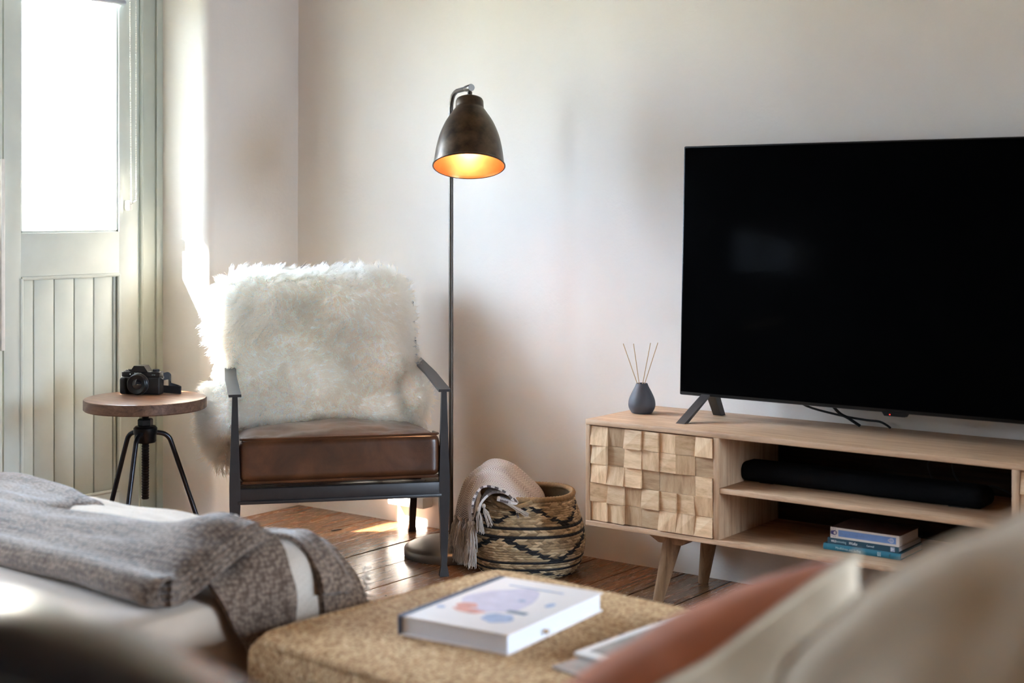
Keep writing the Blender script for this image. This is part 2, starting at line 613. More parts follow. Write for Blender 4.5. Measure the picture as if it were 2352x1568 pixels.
M['mag_grey'] = plain('grey_photo_print', srgb(150, 140, 132), 0.45, var=0.3, vs=20)
M['terracotta'] = plain('terracotta_linen', srgb(190, 108, 62), 0.9, spec=0.1, var=0.18, vs=14, sheen=0.3, bump=0.3, bs=300)
M['oat'] = plain('oat_linen', srgb(206, 188, 164), 0.9, spec=0.1, var=0.08, vs=14, sheen=0.2, bump=0.3, bs=300)
M['cream_cotton'] = plain('cream_cotton', srgb(226, 208, 182), 0.9, spec=0.1, var=0.06, vs=9, sheen=0.2, bump=0.3, bs=260)
M['cam_body'] = plain('camera_leatherette', srgb(20, 20, 21), 0.55, var=0.2, vs=300, bump=0.4, bs=900)
M['cam_metal'] = plain('camera_black_metal', srgb(24, 24, 26), 0.32, 0.3)
M['silver'] = plain('silver_trim', srgb(190, 190, 192), 0.3, 0.9)
k = NT('lens_glass'); k.set(Base_Color=(0.006, 0.007, 0.010, 1), Roughness=0.05); k.b.inputs['Coat Weight'].default_value = 0.5
M['lens'] = k.m
M['strap'] = plain('camera_strap', srgb(40, 42, 46), 0.6, bump=0.3, bs=500)
M['white_plastic'] = plain('white_plastic', srgb(226, 222, 214), 0.4)
M['blind'] = plain('grey_blind_cloth', srgb(176, 178, 182), 0.85)
M['bead'] = plain('white_bead', srgb(236, 230, 218), 0.4)
M['bark'] = plain('pale_bark', srgb(54, 50, 48), 0.9)
M['lawn'] = plain('winter_lawn', srgb(98, 102, 84), 0.95, var=0.2, vs=3)
M['hedge'] = plain('winter_hedge', srgb(56, 58, 52), 0.95, var=0.2, vs=4)
k = NT('garden_stone')
co = k.coord()
vo = k.n('ShaderNodeTexVoronoi', feature='DISTANCE_TO_EDGE'); vo.inputs['Scale'].default_value = 6; k.l(co, vo.inputs['Vector'])
k.set(Base_Color=k.mix(k.math('LESS_THAN', vo.outputs['Distance'], 0.04), k.ramp(k.noise(co, 6, 4), [(0.3, srgb(206, 192, 170)), (0.7, srgb(230, 222, 206))]), srgb(52, 44, 36)), Roughness=0.95)
M['stone'] = k.m


# ------------------------------------------------------------------ the room
X1, Y0, ZC = 6.8, -6.6, 2.5
DT, DYA, DYB = -0.42, -1.73, -0.42      # outer face of the left wall, door opening


def structure(o, label=None):
    o['kind'] = 'structure'
    if label: o['label'] = label
    return o


# floor: boards running from the camera side to the back wall
mb = MB()
edges = [-0.62, -.42, -.25, -.08, .08, .24, .40, .57, .73, .905, 1.059, 1.22, 1.377, 1.543, 1.70, 1.864]
while edges[-1] < X1 + 0.1:
    edges.append(edges[-1] + random.choice([.15, .16, .17, .18]))
for a, b in zip(edges[:-1], edges[1:]):
    t = random.uniform(0.72, 1.12)
    dz = random.uniform(-0.0012, 0.0008)
    ys = [Y0 - 0.1, random.uniform(-4, -2.6), 0.06]
    if a > 1.3:
        t *= 0.9
    for q in range(2):
        tt = t * random.uniform(.9, 1.1)
        g = 0.0022
        mb.box(a + g, b - g, ys[q] + 0.001, ys[q + 1] - 0.001, -0.03, dz, bevel=0.0012, seg=1, tone=tt)
mb.box(-0.7, X1 + .2, Y0 - .2, 0.2, -0.09, -0.025, mat=1)
structure(mb.build('floor', [M['floor'], M['floor_gap']]), 'dark stained old floorboards')

# back wall, gently uneven
mb = MB()
def wall_pt(u, v):
    x = -0.05 + u * (X1 + 0.15); z = v * ZC
    y = 0.03 * (1 - smooth(0.7, 1.3, x)) if x < 1.3 else 0
    y += 0.0035 * nz((x, 0, z * .35), 2.2, 3) + 0.002 * nz((x, 0, z), 6, 5)
    return (x, y, z)
mb.sheet(wall_pt, 220, 70)
mb.box(-0.05, X1 + .1, 0.035, 0.25, -0.05, ZC)
mb.box(3.62, 5.1, -.55, 0.1, -0.05, ZC, bevel=.02)      # unseen projection, added to block the right window's light from this wall
structure(mb.build('wall_back', M['plaster']), 'cream plastered wall behind the television')
# left wall with the thick door opening
mb = MB()
mb.box(DT, 0, DYB, 0.25, -0.05, ZC, bevel=0.045, seg=5)
WA, WB, WZ0, WZ1 = -3.6, -2.2, 0.95, 1.54   # second window, outside the frame
mb.box(DT, 0, -1.95, DYA, -0.05, ZC, bevel=0.045, seg=5)
mb.box(-.30, 0, WB, -1.90, -0.05, ZC)
mb.box(-.30, 0, Y0 - .2, WA, -0.05, ZC)
mb.box(-.30, 0, WA, WB, -0.05, WZ0)
mb.box(-.30, 0, WA, WB, WZ1, ZC)
mb.box(DT, 0, DYA - .04, DYB + .04, 2.08, ZC)
structure(mb.build('wall_left', M['plaster']), 'cream plastered wall around the garden door')
# right wall with a window, wall behind the camera, ceiling
mb = MB()
wy0, wy1, wz0, wz1 = -1.85, -.25, 0.7, 2.2
mb.box(X1, X1 + .25, Y0 - .2, wy0, 0, ZC)
mb.box(X1, X1 + .25, wy1, 0.2, 0, ZC)
mb.box(X1, X1 + .25, wy0, wy1, 0, wz0)
mb.box(X1, X1 + .25, wy0, wy1, wz1, ZC)
structure(mb.build('wall_right', M['plaster']))
mb = MB(); mb.box(DT, X1 + .25, Y0 - .2, Y0, 0, ZC)
structure(mb.build('wall_front', M['plaster']))
mb = MB(); mb.box(DT, X1 + .25, Y0 - .2, 0.25, ZC, ZC + .1)
structure(mb.build('ceiling', M['ceiling']))
w = thing('window_1', (X1 + .1, (wy0 + wy1) / 2, wz0), 0, 'window in the right-hand wall', 'window')
del w['category']; w['kind'] = 'structure'
mb = MB()
for a, b in ((wy0, wy0 + .06), (wy1 - .06, wy1), ((wy0 + wy1) / 2 - .025, (wy0 + wy1) / 2 + .025)):
    mb.box(X1 + .07, X1 + .13, a, b, wz0, wz1)
for a, b in ((wz0, wz0 + .06), (wz1 - .06, wz1), (1.5, 1.54)):
    mb.box(X1 + .075, X1 + .125, wy0, wy1, a, b)
mb.build('window_frame', M['sage'], w, world=True)
mb = MB(); mb.box(X1 + .098, X1 + .102, wy0 + .05, wy1 - .05, wz0 + .05, wz1 - .05)
mb.build('window_pane', M['glass'], w, world=True)

w = thing('window_2', (-.27, (WA + WB) / 2, WZ0), 0, 'window beside the garden door', 'window')
del w['category']; w['kind'] = 'structure'
mb = MB()
for a, b in ((WA, WA + .05), (WB - .05, WB), ((WA + WB) / 2 - .025, (WA + WB) / 2 + .025)):
    mb.box(-.295, -.245, a, b, WZ0, WZ1)
for a, b in ((WZ0, WZ0 + .05), (WZ1 - .05, WZ1)):
    mb.box(-.293, -.247, WA, WB, a, b)
mb.build('window_frame', M['sage'], w, world=True)
mb = MB(); mb.box(-.272, -.268, WA + .04, WB - .04, WZ0 + .04, WZ1 - .04)
mb.build('window_pane', M['glass'], w, world=True)

# door frame
mb = MB()
XF = -0.25
for (a, b) in ((-0.514, DYB + .005), (DYA - .005, -1.634)):
    mb.box(-0.34, XF + .002, a, b, 0, 2.08, bevel=0.004)
mb.box(-0.34, XF + .002, DYA, DYB, 2.03, 2.085, bevel=0.004)
# raised bead and rebate on the hinge jamb, and the flat architrave strip beside the reveal
mb.tube([(XF + .006, -.512, 0.0), (XF + .006, -.512, 2.03)], 0.007, 8)
mb.box(XF, XF + .012, -.448, -.418, 0, 2.07, bevel=0.004)
mb.tube([(XF + .006, -1.636, 0.0), (XF + .006, -1.636, 2.03)], 0.007, 8)
structure(mb.build('trim_1', M['sage_dark']), 'painted sage frame of the garden door')


def door_leaf(name, ya, yb, label, hinge_low):
    """ya < yb: a half-glazed stable-style leaf in the plane x = XF."""
    d = thing(name, (XF, (ya + yb) / 2, 0), 0, label, 'door')
    del d['category']; d['kind'] = 'structure'
    s = 0.064 if not hinge_low else 0.064
    sa, sb = 0.066, 0.09
    if hinge_low: sa, sb = sb, sa
    ga, gb = ya + sa, yb - sb
    mb = MB()
    x0, x1 = XF - .045, XF
    mb.box(x0, x1, ya, ga, 0.012, 2.025, bevel=0.003)
    mb.box(x0, x1, gb, yb, 0.012, 2.025, bevel=0.003)
    mb.box(x0, x1 - .0005, ga - .004, gb + .004, 0.012, 0.125, bevel=0.003)
    mb.box(x0, x1 - .0005, ga - .004, gb + .004, 0.888, 1.040, bevel=0.003)
    mb.box(x0, x1 - .0005, ga - .004, gb + .004, 1.94, 2.025, bevel=0.003)
    mb.build('stiles_and_rails', M['sage'], d, world=True)
    mb = MB()
    n = 5
    wb = (gb - ga) / n
    off = 0.35
    cuts = [ga + (i + (0.8 if i else 0)) * wb * 0.94 for i in range(n)] + [gb]
    cuts = [ga] + [ga + wb * (0.70 + 1.02 * i) for i in range(n)] + [gb]
    cuts = [c for c in cuts if c <= gb]
    for a, b in zip(cuts[:-1], cuts[1:]):
        if b - a > .01:
            mb.box(x0 + .012, x1 - .012, a + .0022, b - .0022, 0.11, 0.90, bevel=0.0025)
    mb.box(x0 + .010, x1 - .019, ga, gb, 0.11, 0.90)
    mb.build('boarded_panel', M['sage'], d, world=True)
    mb = MB()
    for p in (((x1, ga, .125), (x1, ga, .888)), ((x1, gb, .125), (x1, gb, .888)), ((x1, ga, .888), (x1, gb, .888)), ((x1, ga, .125), (x1, gb, .125))):
        mb.tube(p, 0.0065, 8)
    mb.build('panel_molding', M['sage'], d, world=True)
    mb = MB(); mb.box(x0 + .018, x0 + .022, ga - .01, gb + .01, 1.03, 1.95)
    mb.build('glass_pane', M['glass'], d, world=True)
    mb = MB()
    for p in ((x0 + .026, ga, gb, 1.04), (x0 + .026, ga, gb, 1.94)):
        mb.box(p[0], p[0] + .012, p[1], p[2], p[3] - .007, p[3] + .007)
    for y in (ga, gb):
        mb.box(x0 + .026, x0 + .038, y - .007, y + .007, 1.04, 1.94)
    mb.build('glazing_bead', M['sage'], d, world=True)
    return d


d1 = door_leaf('door_1', -1.072, -0.517, 'half glazed sage leaf behind the stool', False)
mb = MB()
mb.box(XF, XF + .022, -1.052, -1.018, .148, .176, bevel=.005)
mb.box(XF, XF + .008, -1.062, -1.035, .14, .18, bevel=.002, mat=1)
tag(mb.build('bolt', [M['white_plastic'], M['steel']], d1, world=True), 'small pale bolt near the bottom of the leaf')
d2 = door_leaf('door_2', -1.631, -1.077, 'half glazed sage leaf at the picture edge', True)
mb = MB()
mb.box(XF, XF + .016, -1.092, -1.077, .655, 1.285, bevel=.003)
tag(mb.build('closing_strip', M['white_plastic'], d2, world=True), 'white upright strip on the meeting edge')

# roller blind above the pane, with its bead chain
rb = thing('roller_blind', (XF + .035, -.80, 1.845), 0, 'grey roller blind at the head of the glazed door, bead chain hanging', 'blind')
mb = MB(); mb.box(XF + .018, XF + .021, -1.03, -.598, 1.85, 2.0); mb.build('blind_cloth', M['blind'], rb, world=True)
mb = MB(); mb.tube([(XF + .02, -1.03, 1.85), (XF + .02, -.598, 1.85)], .009, 10); mb.build('bottom_bar', M['blind'], rb, world=True)
mb = MB(); mb.tube([(XF + .035, -1.04, 2.0), (XF + .035, -.55, 2.0)], .026, 16); mb.build('roller', M['blind'], rb, world=True)
mb = MB()
for y, y2 in ((-.584, -.577), (-.556, -.556)):
    for i in range(135):
        z = 1.99 - i * .0063
        if z < 1.145 + (.012 if y2 > -.56 else 0): break
        mb.ball((XF + .03, y + (y2 - y) * i / 135, z), .0026, sub=1)
for i in range(5):
    t = i / 4
    mb.ball((XF + .03, -.577 + .021 * t, 1.137 + .014 * t), .0026, sub=1)
o = mb.build('bead_chain', M['bead'], rb, world=True); o['kind'] = 'stuff'
mb = MB(); mb.box(XF, XF + .03, -.586, -.570, 1.115, 1.150, bevel=.004); mb.build('chain_cleat', M['white_plastic'], rb, world=True)

# ------------------------------------------------------------------ garden beyond the glass
mb = MB(); mb.box(-0.97, DT, -2.3, .3, 2.30, 2.36, bevel=.01)
tag(mb.build('porch_canopy', M['sage_dark'], origin=(DT, -1, 2.30)), 'narrow canopy outside above the garden door', 'canopy')
bpy.data.objects['porch_canopy']['kind'] = 'structure'; del bpy.data.objects['porch_canopy']['category']
mb = MB(); mb.box(-40, -0.75, -30, 30, -.3, -.12)
structure(mb.build('ground', M['lawn']), 'winter lawn outside')
mb = MB()
mb.rbox((-2.25, 1.74, 1.45), (.7, 2.1, 3.2), .03, cuts=16, namp=.03, nscale=5)
tag(mb.build('stone_wall_end', M['stone'], origin=(-2.25, 1.74, -.12)), 'pale rough stone wall end seen through the right side of the door glass', 'garden wall')


def bare_tree(loc, height, seed, label):
    rr = random.Random(seed)
    t = thing('bare_tree', loc, 0, label, 'tree', 'bare trees in the garden')
    mb = MB()
    def grow(p, d, L, r, depth):
        q = p + d * L
        mb.tube([p, (p + q) / 2 + Vector((rr.uniform(-1, 1), rr.uniform(-1, 1), 0)) * L * .05, q], [r, r * .85, r * .65], 5)
        if depth == 0: return
        for _ in range(3 if depth > 1 else 4):
            nd = (d + Vector((rr.uniform(-.8, .8), rr.uniform(-.8, .8), rr.uniform(-.1, .6)))).normalized()
            grow(q, nd, L * rr.uniform(.6, .85), r * .6, depth - 1)
    grow(Vector((0, 0, 0)), Vector((0, 0, 1)), height * .3, .05, 4)
    mb.build('trunk', M['bark'], t)


bare_tree((-9.0, 4.55, -.12), 2.3, 3, 'pale bare tree with a forked crown, nearer the stone wall')
bare_tree((-11.0, 3.6, -.12), 2.4, 8, 'pale bare tree standing in the middle of the door glass')
mb = MB(); mb.rbox((-14, 6, .55), (2.0, 14, 1.35), .5, cuts=24, namp=.3, nscale=1.3)
tag(mb.build('hedge', M['hedge'], origin=(-14, 6, -.12)), 'low pale hedge along the bottom of the door glass', 'hedge')

# ------------------------------------------------------------------ screw stool
st = thing('screw_stool', (.252, -.897, 0), 0, 'round wooden topped stool on black tube legs, holding the camera', 'stool')
mb = MB()
mb.lathe([(0, .485), (.188, .485), (.1915, .4885), (.1915, .516), (.190, .5195)], 72)
mb.lathe([(.190, .5195), (.186, .521), (0, .521)], 72, mat=1)
mb.build('seat', [M['stool_edge'], M['stool_wood']], st)
mb = MB()
mb.lathe([(0, .474), (.024, .474), (.024, .485), (0, .485)], 24)
n = 64
prof = [(0, .196)]
for i in range(n + 1):
    z = .198 + (.474 - .198) * i / n
    prof.append((.0125 if i % 2 else .0105, z))
prof.append((0, .474))
mb.lathe(prof, 20)
mb.build('screw', M['iron'], st)
mb = MB(); mb.lathe([(0, .430), (.021, .430), (.024, .434), (.024, .450), (.021, .454), (0, .454)], 6); mb.build('lock_nut', M['iron'], st, sharp=20)
mb = MB(); mb.lathe([(0, .378), (.031, .378), (.034, .383), (.034, .402), (.037, .408), (.037, .424), (.031, .430), (0, .430)], 28); mb.build('hub', M['iron'], st)
for ang in (18, 150, 262):
    a = R(ang) + YAW
    ca, sa = math.cos(a), math.sin(a)
    path = spline([(.028, .409), (.055, .404), (.072, .392), (.083, .368), (.118, .262), (.165, .12), (.203, .006)], 26)
    mb = MB(); mb.tube([(p[0] * ca, p[0] * sa, p[1]) for p in path], .0078, 12)
    mb.ball((path[-1][0] * ca, path[-1][0] * sa, .006), (.010, .010, .006))
    mb.build('leg', M['steel'], st)

# ------------------------------------------------------------------ camera on the stool
pc = thing('camera', (.180, -.850, .521), R(26), 'black mirrorless camera with pancake lens on the round stool', 'camera')
mb = MB()
mb.box(-.066, .066, -.018, .020, .001, .058, bevel=.006, seg=3)
mb.rbox((-.055, -.024, .029), (.022, .018, .055), .008, cuts=6)
mb.build('body', M['cam_body'], pc)
mb = MB()
mb.box(-.0655, .0655, -.0175, .0195, .0575, .0745, bevel=.003)
# prism hump
P = [(-.034, .0745), (-.020, .0935), (.014, .0935), (.028, .0745)]
mb.loft([[(x, -.0215, z) for x, z in P], [(x * .92, .018, z) for x, z in P]])
mb.build('top_plate', M['cam_metal'], pc, sharp=20)
for nm, x, r, h in (('dial', .046, .0115, .008), ('dial', -.040, .011, .007), ('shutter_button', -.056, .006, .004), ('dial', -.022, .009, .004)):
    mb = MB(); mb.lathe([(0, .0735), (r, .0735), (r, .0735 + h - .001), (r - .001, .0735 + h), (0, .0735 + h)], 28, c=(x, .002)); mb.build(nm, M['cam_metal'], pc)
mb = MB()
Ml = Matrix.Translation((-.002, -.018, .036)) @ Matrix.Rotation(R(90), 4, 'X')
mb.lathe([(0, 0), (.0335, 0), (.0335, .006), (.0345, .007), (.0345, .016), (.0325, .018), (.0325, .024), (.030, .026), (.028, .0255), (.019, .020), (0, .020)], 48, M=Ml)
lens = mb.build('lens_barrel', M['cam_metal'], pc)
mb = MB(); mb.lathe([(.0335, .0061), (.0348, .0068), (.0348, .0085), (.0335, .0092)], 48, M=Ml); mb.build('lens_ring', M['silver'], lens)
mb = MB(); mb.lathe([(0, .0205), (.017, .0205), (.014, .0225), (.008, .0238), (0, .0242)], 36, M=Ml); mb.build('front_element', M['lens'], lens)
XR = Matrix.Rotation(R(90), 4, 'X')
text_mesh('brand_lettering', 'FUJIFILM', .0066, M['white_ink'], pc, Matrix.Translation((-.0185, -.0219, .0665)) @ XR)
text_mesh('model_lettering', 'X-T30', .0046, M['pale_grey'], pc, Matrix.Translation((.040, -.0182, .0635)) @ XR)
mb = MB(); mb.ball((-.0345, -.0182, .066), (.0018, .0006, .0018)); mb.build('indicator_dot', M['white_ink'], pc)
for sgn in (-1, 1):
    mb = MB(); mb.tube([(sgn * .066, .0, .060), (sgn * .071, .0, .063), (sgn * .073, .0, .056), (sgn * .071, .0, .050), (sgn * .066, .0, .053)], .0016, 8); mb.build('strap_lug', M['silver'], pc)
mb = MB()
path = spline([(.072, .0, .058), (.084, .010, .060), (.088, .022, .050), (.078, .032, .040), (.070, .050, .024), (.095, .060, .0135), (.118, .030, .0135), (.122, .022, .0135), (.112, .022, .0135), (.070, .034, .0135), (.02, .050, .0135)], 60)
def strap_pt(u, v):
    p = path[int(round(u * 59))]
    return (p[0], p[1] + .0, p[2] + (v - .5) * .024)
mb.sheet(strap_pt, 60, 4, thick=.002)
mb.build('strap', M['strap'], pc)

# ------------------------------------------------------------------ armchair
CH = (.924, -.706, 0)
CR = math.atan2(.754, .657)
ch = thing('armchair', CH, CR, 'low armchair with gunmetal frame and brown leather seat in the room corner', 'armchair')


def bar(mb, secs):
    """secs: (x, y, z, half width x, half depth y) stacked rectangles"""
    mb.loft([[(x - a, y - b, z), (x + a, y - b, z), (x + a, y + b, z), (x - a, y + b, z)] for x, y, z, a, b in secs])


for sx in (-1, 1):
    x = sx * .314
    mb = MB()
    bar(mb, [(x, 0, 0, .014, .013), (x, 0, .012, .013, .012), (x, 0, .035, .0085, .0085), (x, 0, .15, .0125, .011), (x, 0, .24, .016, .013), (x, 0, .30, .016, .013), (x, .0, .40, .0125, .011), (x, .002, .564, .0078, .008)])
    mb.build('leg', M['chair_metal'], ch)
    mb = MB()
    xr = sx * .306
    bar(mb, [(xr, .640, 0, .014, .013), (xr, .636, .02, .011, .011), (xr, .60, .16, .012, .012), (xr, .555, .27, .014, .014), (xr, .56, .40, .013, .012), (xr, .60, .60, .012, .011), (xr * .98, .645, .80, .011, .010)])
    mb.build('leg', M['chair_metal'], ch)
    mb = MB()
    pth = spline([(x, .0, .268), (x, .18, .258), (x, .40, .222), (xr, .590, .190)], 14)
    mb.loft([[(p[0] - .009, p[1], p[2] - .016), (p[0] + .009, p[1], p[2] - .016), (p[0] + .009, p[1], p[2] + .016), (p[0] - .009, p[1], p[2] + .016)] for p in pth])
    mb.build('side_rail', M['chair_metal'], ch)
    mb = MB()
    sp = .012
    A = [(x, -.016, .5675), (x + sx * sp * .2, .10, .573), (x + sx * sp * .5, .30, .585), (x + sx * sp * .2, .62, .602)]
    mb.loft([[(p[0] - .0185, p[1], p[2] - .004), (p[0] + .0185, p[1], p[2] - .004), (p[0] + .0185, p[1], p[2] + .004), (p[0] - .0185, p[1], p[2] + .004)] for p in A])
    mb.build('armrest', M['chair_metal'], ch)
mb = MB()
mb.box(-.305, .305, -.012, .012, .252, .290, bevel=.003)
mb.box(-.305, .305, -.016, .020, .244, .254, bevel=.002)
mb.build('front_rail', M['chair_metal'], ch)
mb = MB(); mb.box(-.30, .30, .58, .60, .175, .205, bevel=.003); mb.build('rear_rail', M['chair_metal'], ch)
mb = MB(); mb.box(-.30, .30, .62, .64, .76, .79, bevel=.003); mb.build('top_rail', M['chair_metal'], ch)
for k_ in range(5):
    y = .10 + k_ * .11
    mb = MB(); mb.box(-.305, .305, y - .015, y + .015, .262 - y * .10, .268 - y * .10); mb.build('seat_slat', M['chair_metal'], ch)
# leather seat cushion
Ms = Matrix.Translation((0, .275, .347)) @ Matrix.Rotation(R(-5.0), 4, 'X')
mb = MB()
def seatfn(p):
    w = .006 * math.sin(p.x * 21 + 1.5) * (1 if p.z < 0 else .4) + .010 * nz(p, 5, 2)
    if p.z > 0:
        e = smooth(.2875, .24, abs(p.y)) * smooth(.301, .25, abs(p.x)); p.z += e * (.010 * abs(nz(p, 9, 9)) + .004 * nz((p.x * 3, p.y, 0), 14, 4))
    e = smooth(.2875, .24, abs(p.y)) * smooth(.301, .25, abs(p.x))
    return p + Vector((0, 0, w * .6 * e))
mb.rbox((0, 0, 0), (.602, .575, .126), .022, cuts=44, crown=.034, crown_b=.004, fn=seatfn, namp=.0015, nscale=11, M=Ms)
seat = mb.build('seat_cushion', M['leather'], ch)
mb = MB()
for zz in (.0635, -.0635):
    pts = [(-.293, -.2, zz), (-.2965, -.272, zz), (-.290, -.285, zz)] + [(-.276 + .552 * t / 24, -.2885, zz) for t in range(25)] + [(.290, -.285, zz), (.2965, -.272, zz), (.293, -.2, zz)]
    mb.tube(pts, .0042, 8, M=Ms)
mb.build('piping', M['leather'], seat)
# leather back cushion, mostly under the sheepskin
Mb_ = Matrix.Translation((0, .545, .60)) @ Matrix.Rotation(R(-14), 4, 'X')
mb = MB(); mb.rbox((0, 0, 0), (.54, .10, .44), .03, cuts=10, M=Mb_); mb.build('back_cushion', M['leather'], ch)

# ------------------------------------------------------------------ sheepskin over the chair back
sk = thing('sheepskin', CH, CR, 'fluffy cream sheepskin draped over the back of the leather armchair', 'sheepskin')
mb = MB()
lv = [(.372, -.03, .25, .470, .030), (.385, -.03, .285, .475, .055), (.44, -.03, .305, .490, .078), (.52, -.025, .305, .515, .085), (.60, -.03, .298, .535, .085),
      (.66, -.044, .310, .550, .085), (.72, -.048, .320, .565, .085), (.79, -.051, .317, .580, .080), (.845, -.051, .304, .592, .070), (.878, -.045, .285, .600, .050), (.892, -.045, .24, .604, .025)]
lvs = spline(lv, 34)
rings = []
NR = 64
for z, xc, w, yc, dp in lvs:
    ring = []
    for k_ in range(NR):
        a = 2 * math.pi * k_ / NR
        ca, sa = math.cos(a), math.sin(a)
        e = 2 / 3.0
        x = xc + w * math.copysign(abs(ca) ** e, ca)
        y = yc + dp * math.copysign(abs(sa) ** e, sa)
        p = Vector((x, y, z))
        d = Vector((ca, sa, 0))
        ring.append(p + d * .014 * nz(p, 7, 4) + Vector((0, 0, .008 * nz(p, 5, 9))))
    rings.append(ring)
mb.loft(rings)
mb.ball((-.352, .475, .435), (.046, .085, .120), sub=3)
mb.ball((-.335, .47, .375), (.030, .06, .085), sub=3)
mb.ball((.272, .500, .47), (.050, .075, .095), sub=3)
hide = mb.build('hide', M['hide'], sk)
# fleece: combed, clumped curls
me = hide.data
me.calc_loop_triangles()
V = np.array([v.co for v in me.vertices])
T = np.array([t.vertices for t in me.loop_triangles])
A_, B_, C_ = V[T[:, 0]], V[T[:, 1]], V[T[:, 2]]
Nn = np.cross(B_ - A_, C_ - A_)
area = np.linalg.norm(Nn, axis=1) / 2
Nn = Nn / np.maximum(np.linalg.norm(Nn, axis=1, keepdims=True), 1e-12)
wgt = area * np.where(Nn[:, 1] > 0.55, 0.35, 1.0)     # the side against the wall is thinner
NH, NCL, NP = 76000, 3000, 9
def sample(n):
    idx = rng.choice(len(T), n, p=wgt / wgt.sum())
    r1, r2 = np.sqrt(rng.random(n)), rng.random(n)
    P = A_[idx] * (1 - r1)[:, None] + B_[idx] * (r1 * (1 - r2))[:, None] + C_[idx] * (r1 * r2)[:, None]
    return P, Nn[idx]
cp, cn = sample(NCL)
hp, hn = sample(NH)
near = np.empty(NH, int)
for s0 in range(0, NH, 2000):
    d2 = ((hp[s0:s0 + 2000, None, :] - cp[None]) ** 2).sum(2)
    near[s0:s0 + 2000] = d2.argmin(1)
def flow(P, N):
    """comb direction: outwards and down with slow swirls"""
    g = np.zeros_like(P)
    for i in range(len(P)):
        p = P[i]
        g[i] = (nz(p, 5.5, 1) * 2.2, nz(p, 5.5, 21) * .6, nz(p, 5.5, 41) * 1.4 - .5)
    return g
cf = flow(cp, cn)
cf -= cn * (cf * cn).sum(1, keepdims=True) * .8
cdir = cn * 1.0 + cf * 1.1 + rng.normal(0, .28, cp.shape)
cdir /= np.linalg.norm(cdir, axis=1, keepdims=True)
clen = rng.uniform(.030, .050, NCL)
ctip = cp + cdir * clen[:, None]
cph = rng.uniform(0, 6.28, NCL)
side = np.cross(cdir, rng.normal(size=cdir.shape)); side /= np.linalg.norm(side, axis=1, keepdims=True)
side2 = np.cross(cdir, side)
tt = np.linspace(0, 1, NP)[None, :, None]
own = hp + (hn * .5 + cdir[near] * .75 + rng.normal(0, .20, hp.shape)) * (clen[near] * rng.uniform(.6, 1.05, NH))[:, None]
tip = own * .52 + (ctip[near] + rng.normal(0, .0026, hp.shape)) * .48
mid = hp + hn * (clen[near] * .42)[:, None] + (tip - hp) * .12
pts = hp[:, None] * (1 - tt) ** 2 + mid[:, None] * 2 * tt * (1 - tt) + tip[:, None] * tt ** 2
amp = .0034 * tt * (1 - .25 * tt)
ph = cph[near][:, None, None] + tt * 7.5 + rng.normal(0, .45, NH)[:, None, None]
pts = pts + side[near][:, None] * np.sin(ph) * amp + side2[near][:, None] * np.cos(ph) * amp * .8
hc = bpy.data.hair_curves.new('fleece')
hc.add_curves([NP] * NH)
hc.points.foreach_set('position', pts.astype(np.float32).ravel())
ra = hc.attributes.get('radius') or hc.attributes.new('radius', 'FLOAT', 'POINT')
rad = (np.array([.0006, .0006, .0006, .00058, .00055, .0005, .00044, .00034, .0001])[None] * rng.uniform(.8, 1.2, NH)[:, None]).astype(np.float32)
ra.data.foreach_set('value', rad.ravel())
hc.materials.append(M['wool'])
fl = bpy.data.objects.new('fleece', hc)
COL.objects.link(fl)
fl.parent = sk
fl['kind'] = 'stuff'

# ------------------------------------------------------------------ floor lamp
LB = rd(-.198, 4.775, 0)
fl_ = thing('floor_lamp', LB, YAW, 'tall bronze floor lamp with lit bell shade beside the armchair', 'lamp')
# local x = camera right of the room view, local -y = towards the room
mb = MB(); mb.lathe([(0, 0), (.150, 0), (.152, .003), (.152, .024), (.150, .028), (.135, .036), (.10, .049), (.06, .058), (.03, .062), (.016, .066), (.0, .066)], 64); mb.build('base', M['lamp_base'], fl_)
mb = MB()
ext = Vector((.067, -.168, 0))
p0 = Vector((0, 0, 1.505))
pth = [(0, 0, .06), (0, 0, .5), (0, 0, 1.0), (0, 0, 1.40)] + [tuple(q) for q in spline([(0, 0, 1.43), (.0, -.0, 1.455), (.006, -.014, 1.484), (.018, -.045, 1.497), (.030, -.076, 1.499), (.058, -.145, 1.500)], 18)]
mb.tube(pth, .0075, 14)
mb.build('pole', M['pole'], fl_)
mb = MB()
dn = ext.normalized()
c0 = Vector((.052, -.130, 1.500))
mb.tube([c0, c0 + dn * .002, c0 + dn * .050, c0 + dn * .052], [.0088, .0095, .0115, .0105], 20)
mb.build('arm_end', M['pole'], fl_)
# shade: tilted so that its mouth leans towards the room
SC = c0 + dn * .036                      # joint under the arm end
tilt = Matrix.Translation(SC + Vector((0, 0, -.012))) @ Matrix.Rotation(R(-19), 4, 'X')
mb = MB(); mb.tube([(0, 0, .010), (0, 0, -.004)], .0055, 12, M=tilt); mb.tube([(0, 0, -.002), (0, 0, -.012)], .0078, 14, M=tilt); mb.tube([(0, 0, -.010), (0, 0, -.030)], .0068, 14, M=tilt); mb.build('swivel_joint', M['pole'], fl_)
prof = spline([(.0445, -.058), (.058, -.078), (.076, -.108), (.092, -.148), (.102, -.190), (.1075, -.228), (.1095, -.244)], 26)
mb = MB()
outer = [(0, -.024), (.036, -.025), (.041, -.028), (.0435, -.034), (.0445, -.055)] + [(p[0], p[1]) for p in prof] + [(.1125, -.246), (.1130, -.2495), (.1105, -.2515), (.1085, -.250)]
mb.lathe(outer, 72, M=tilt)
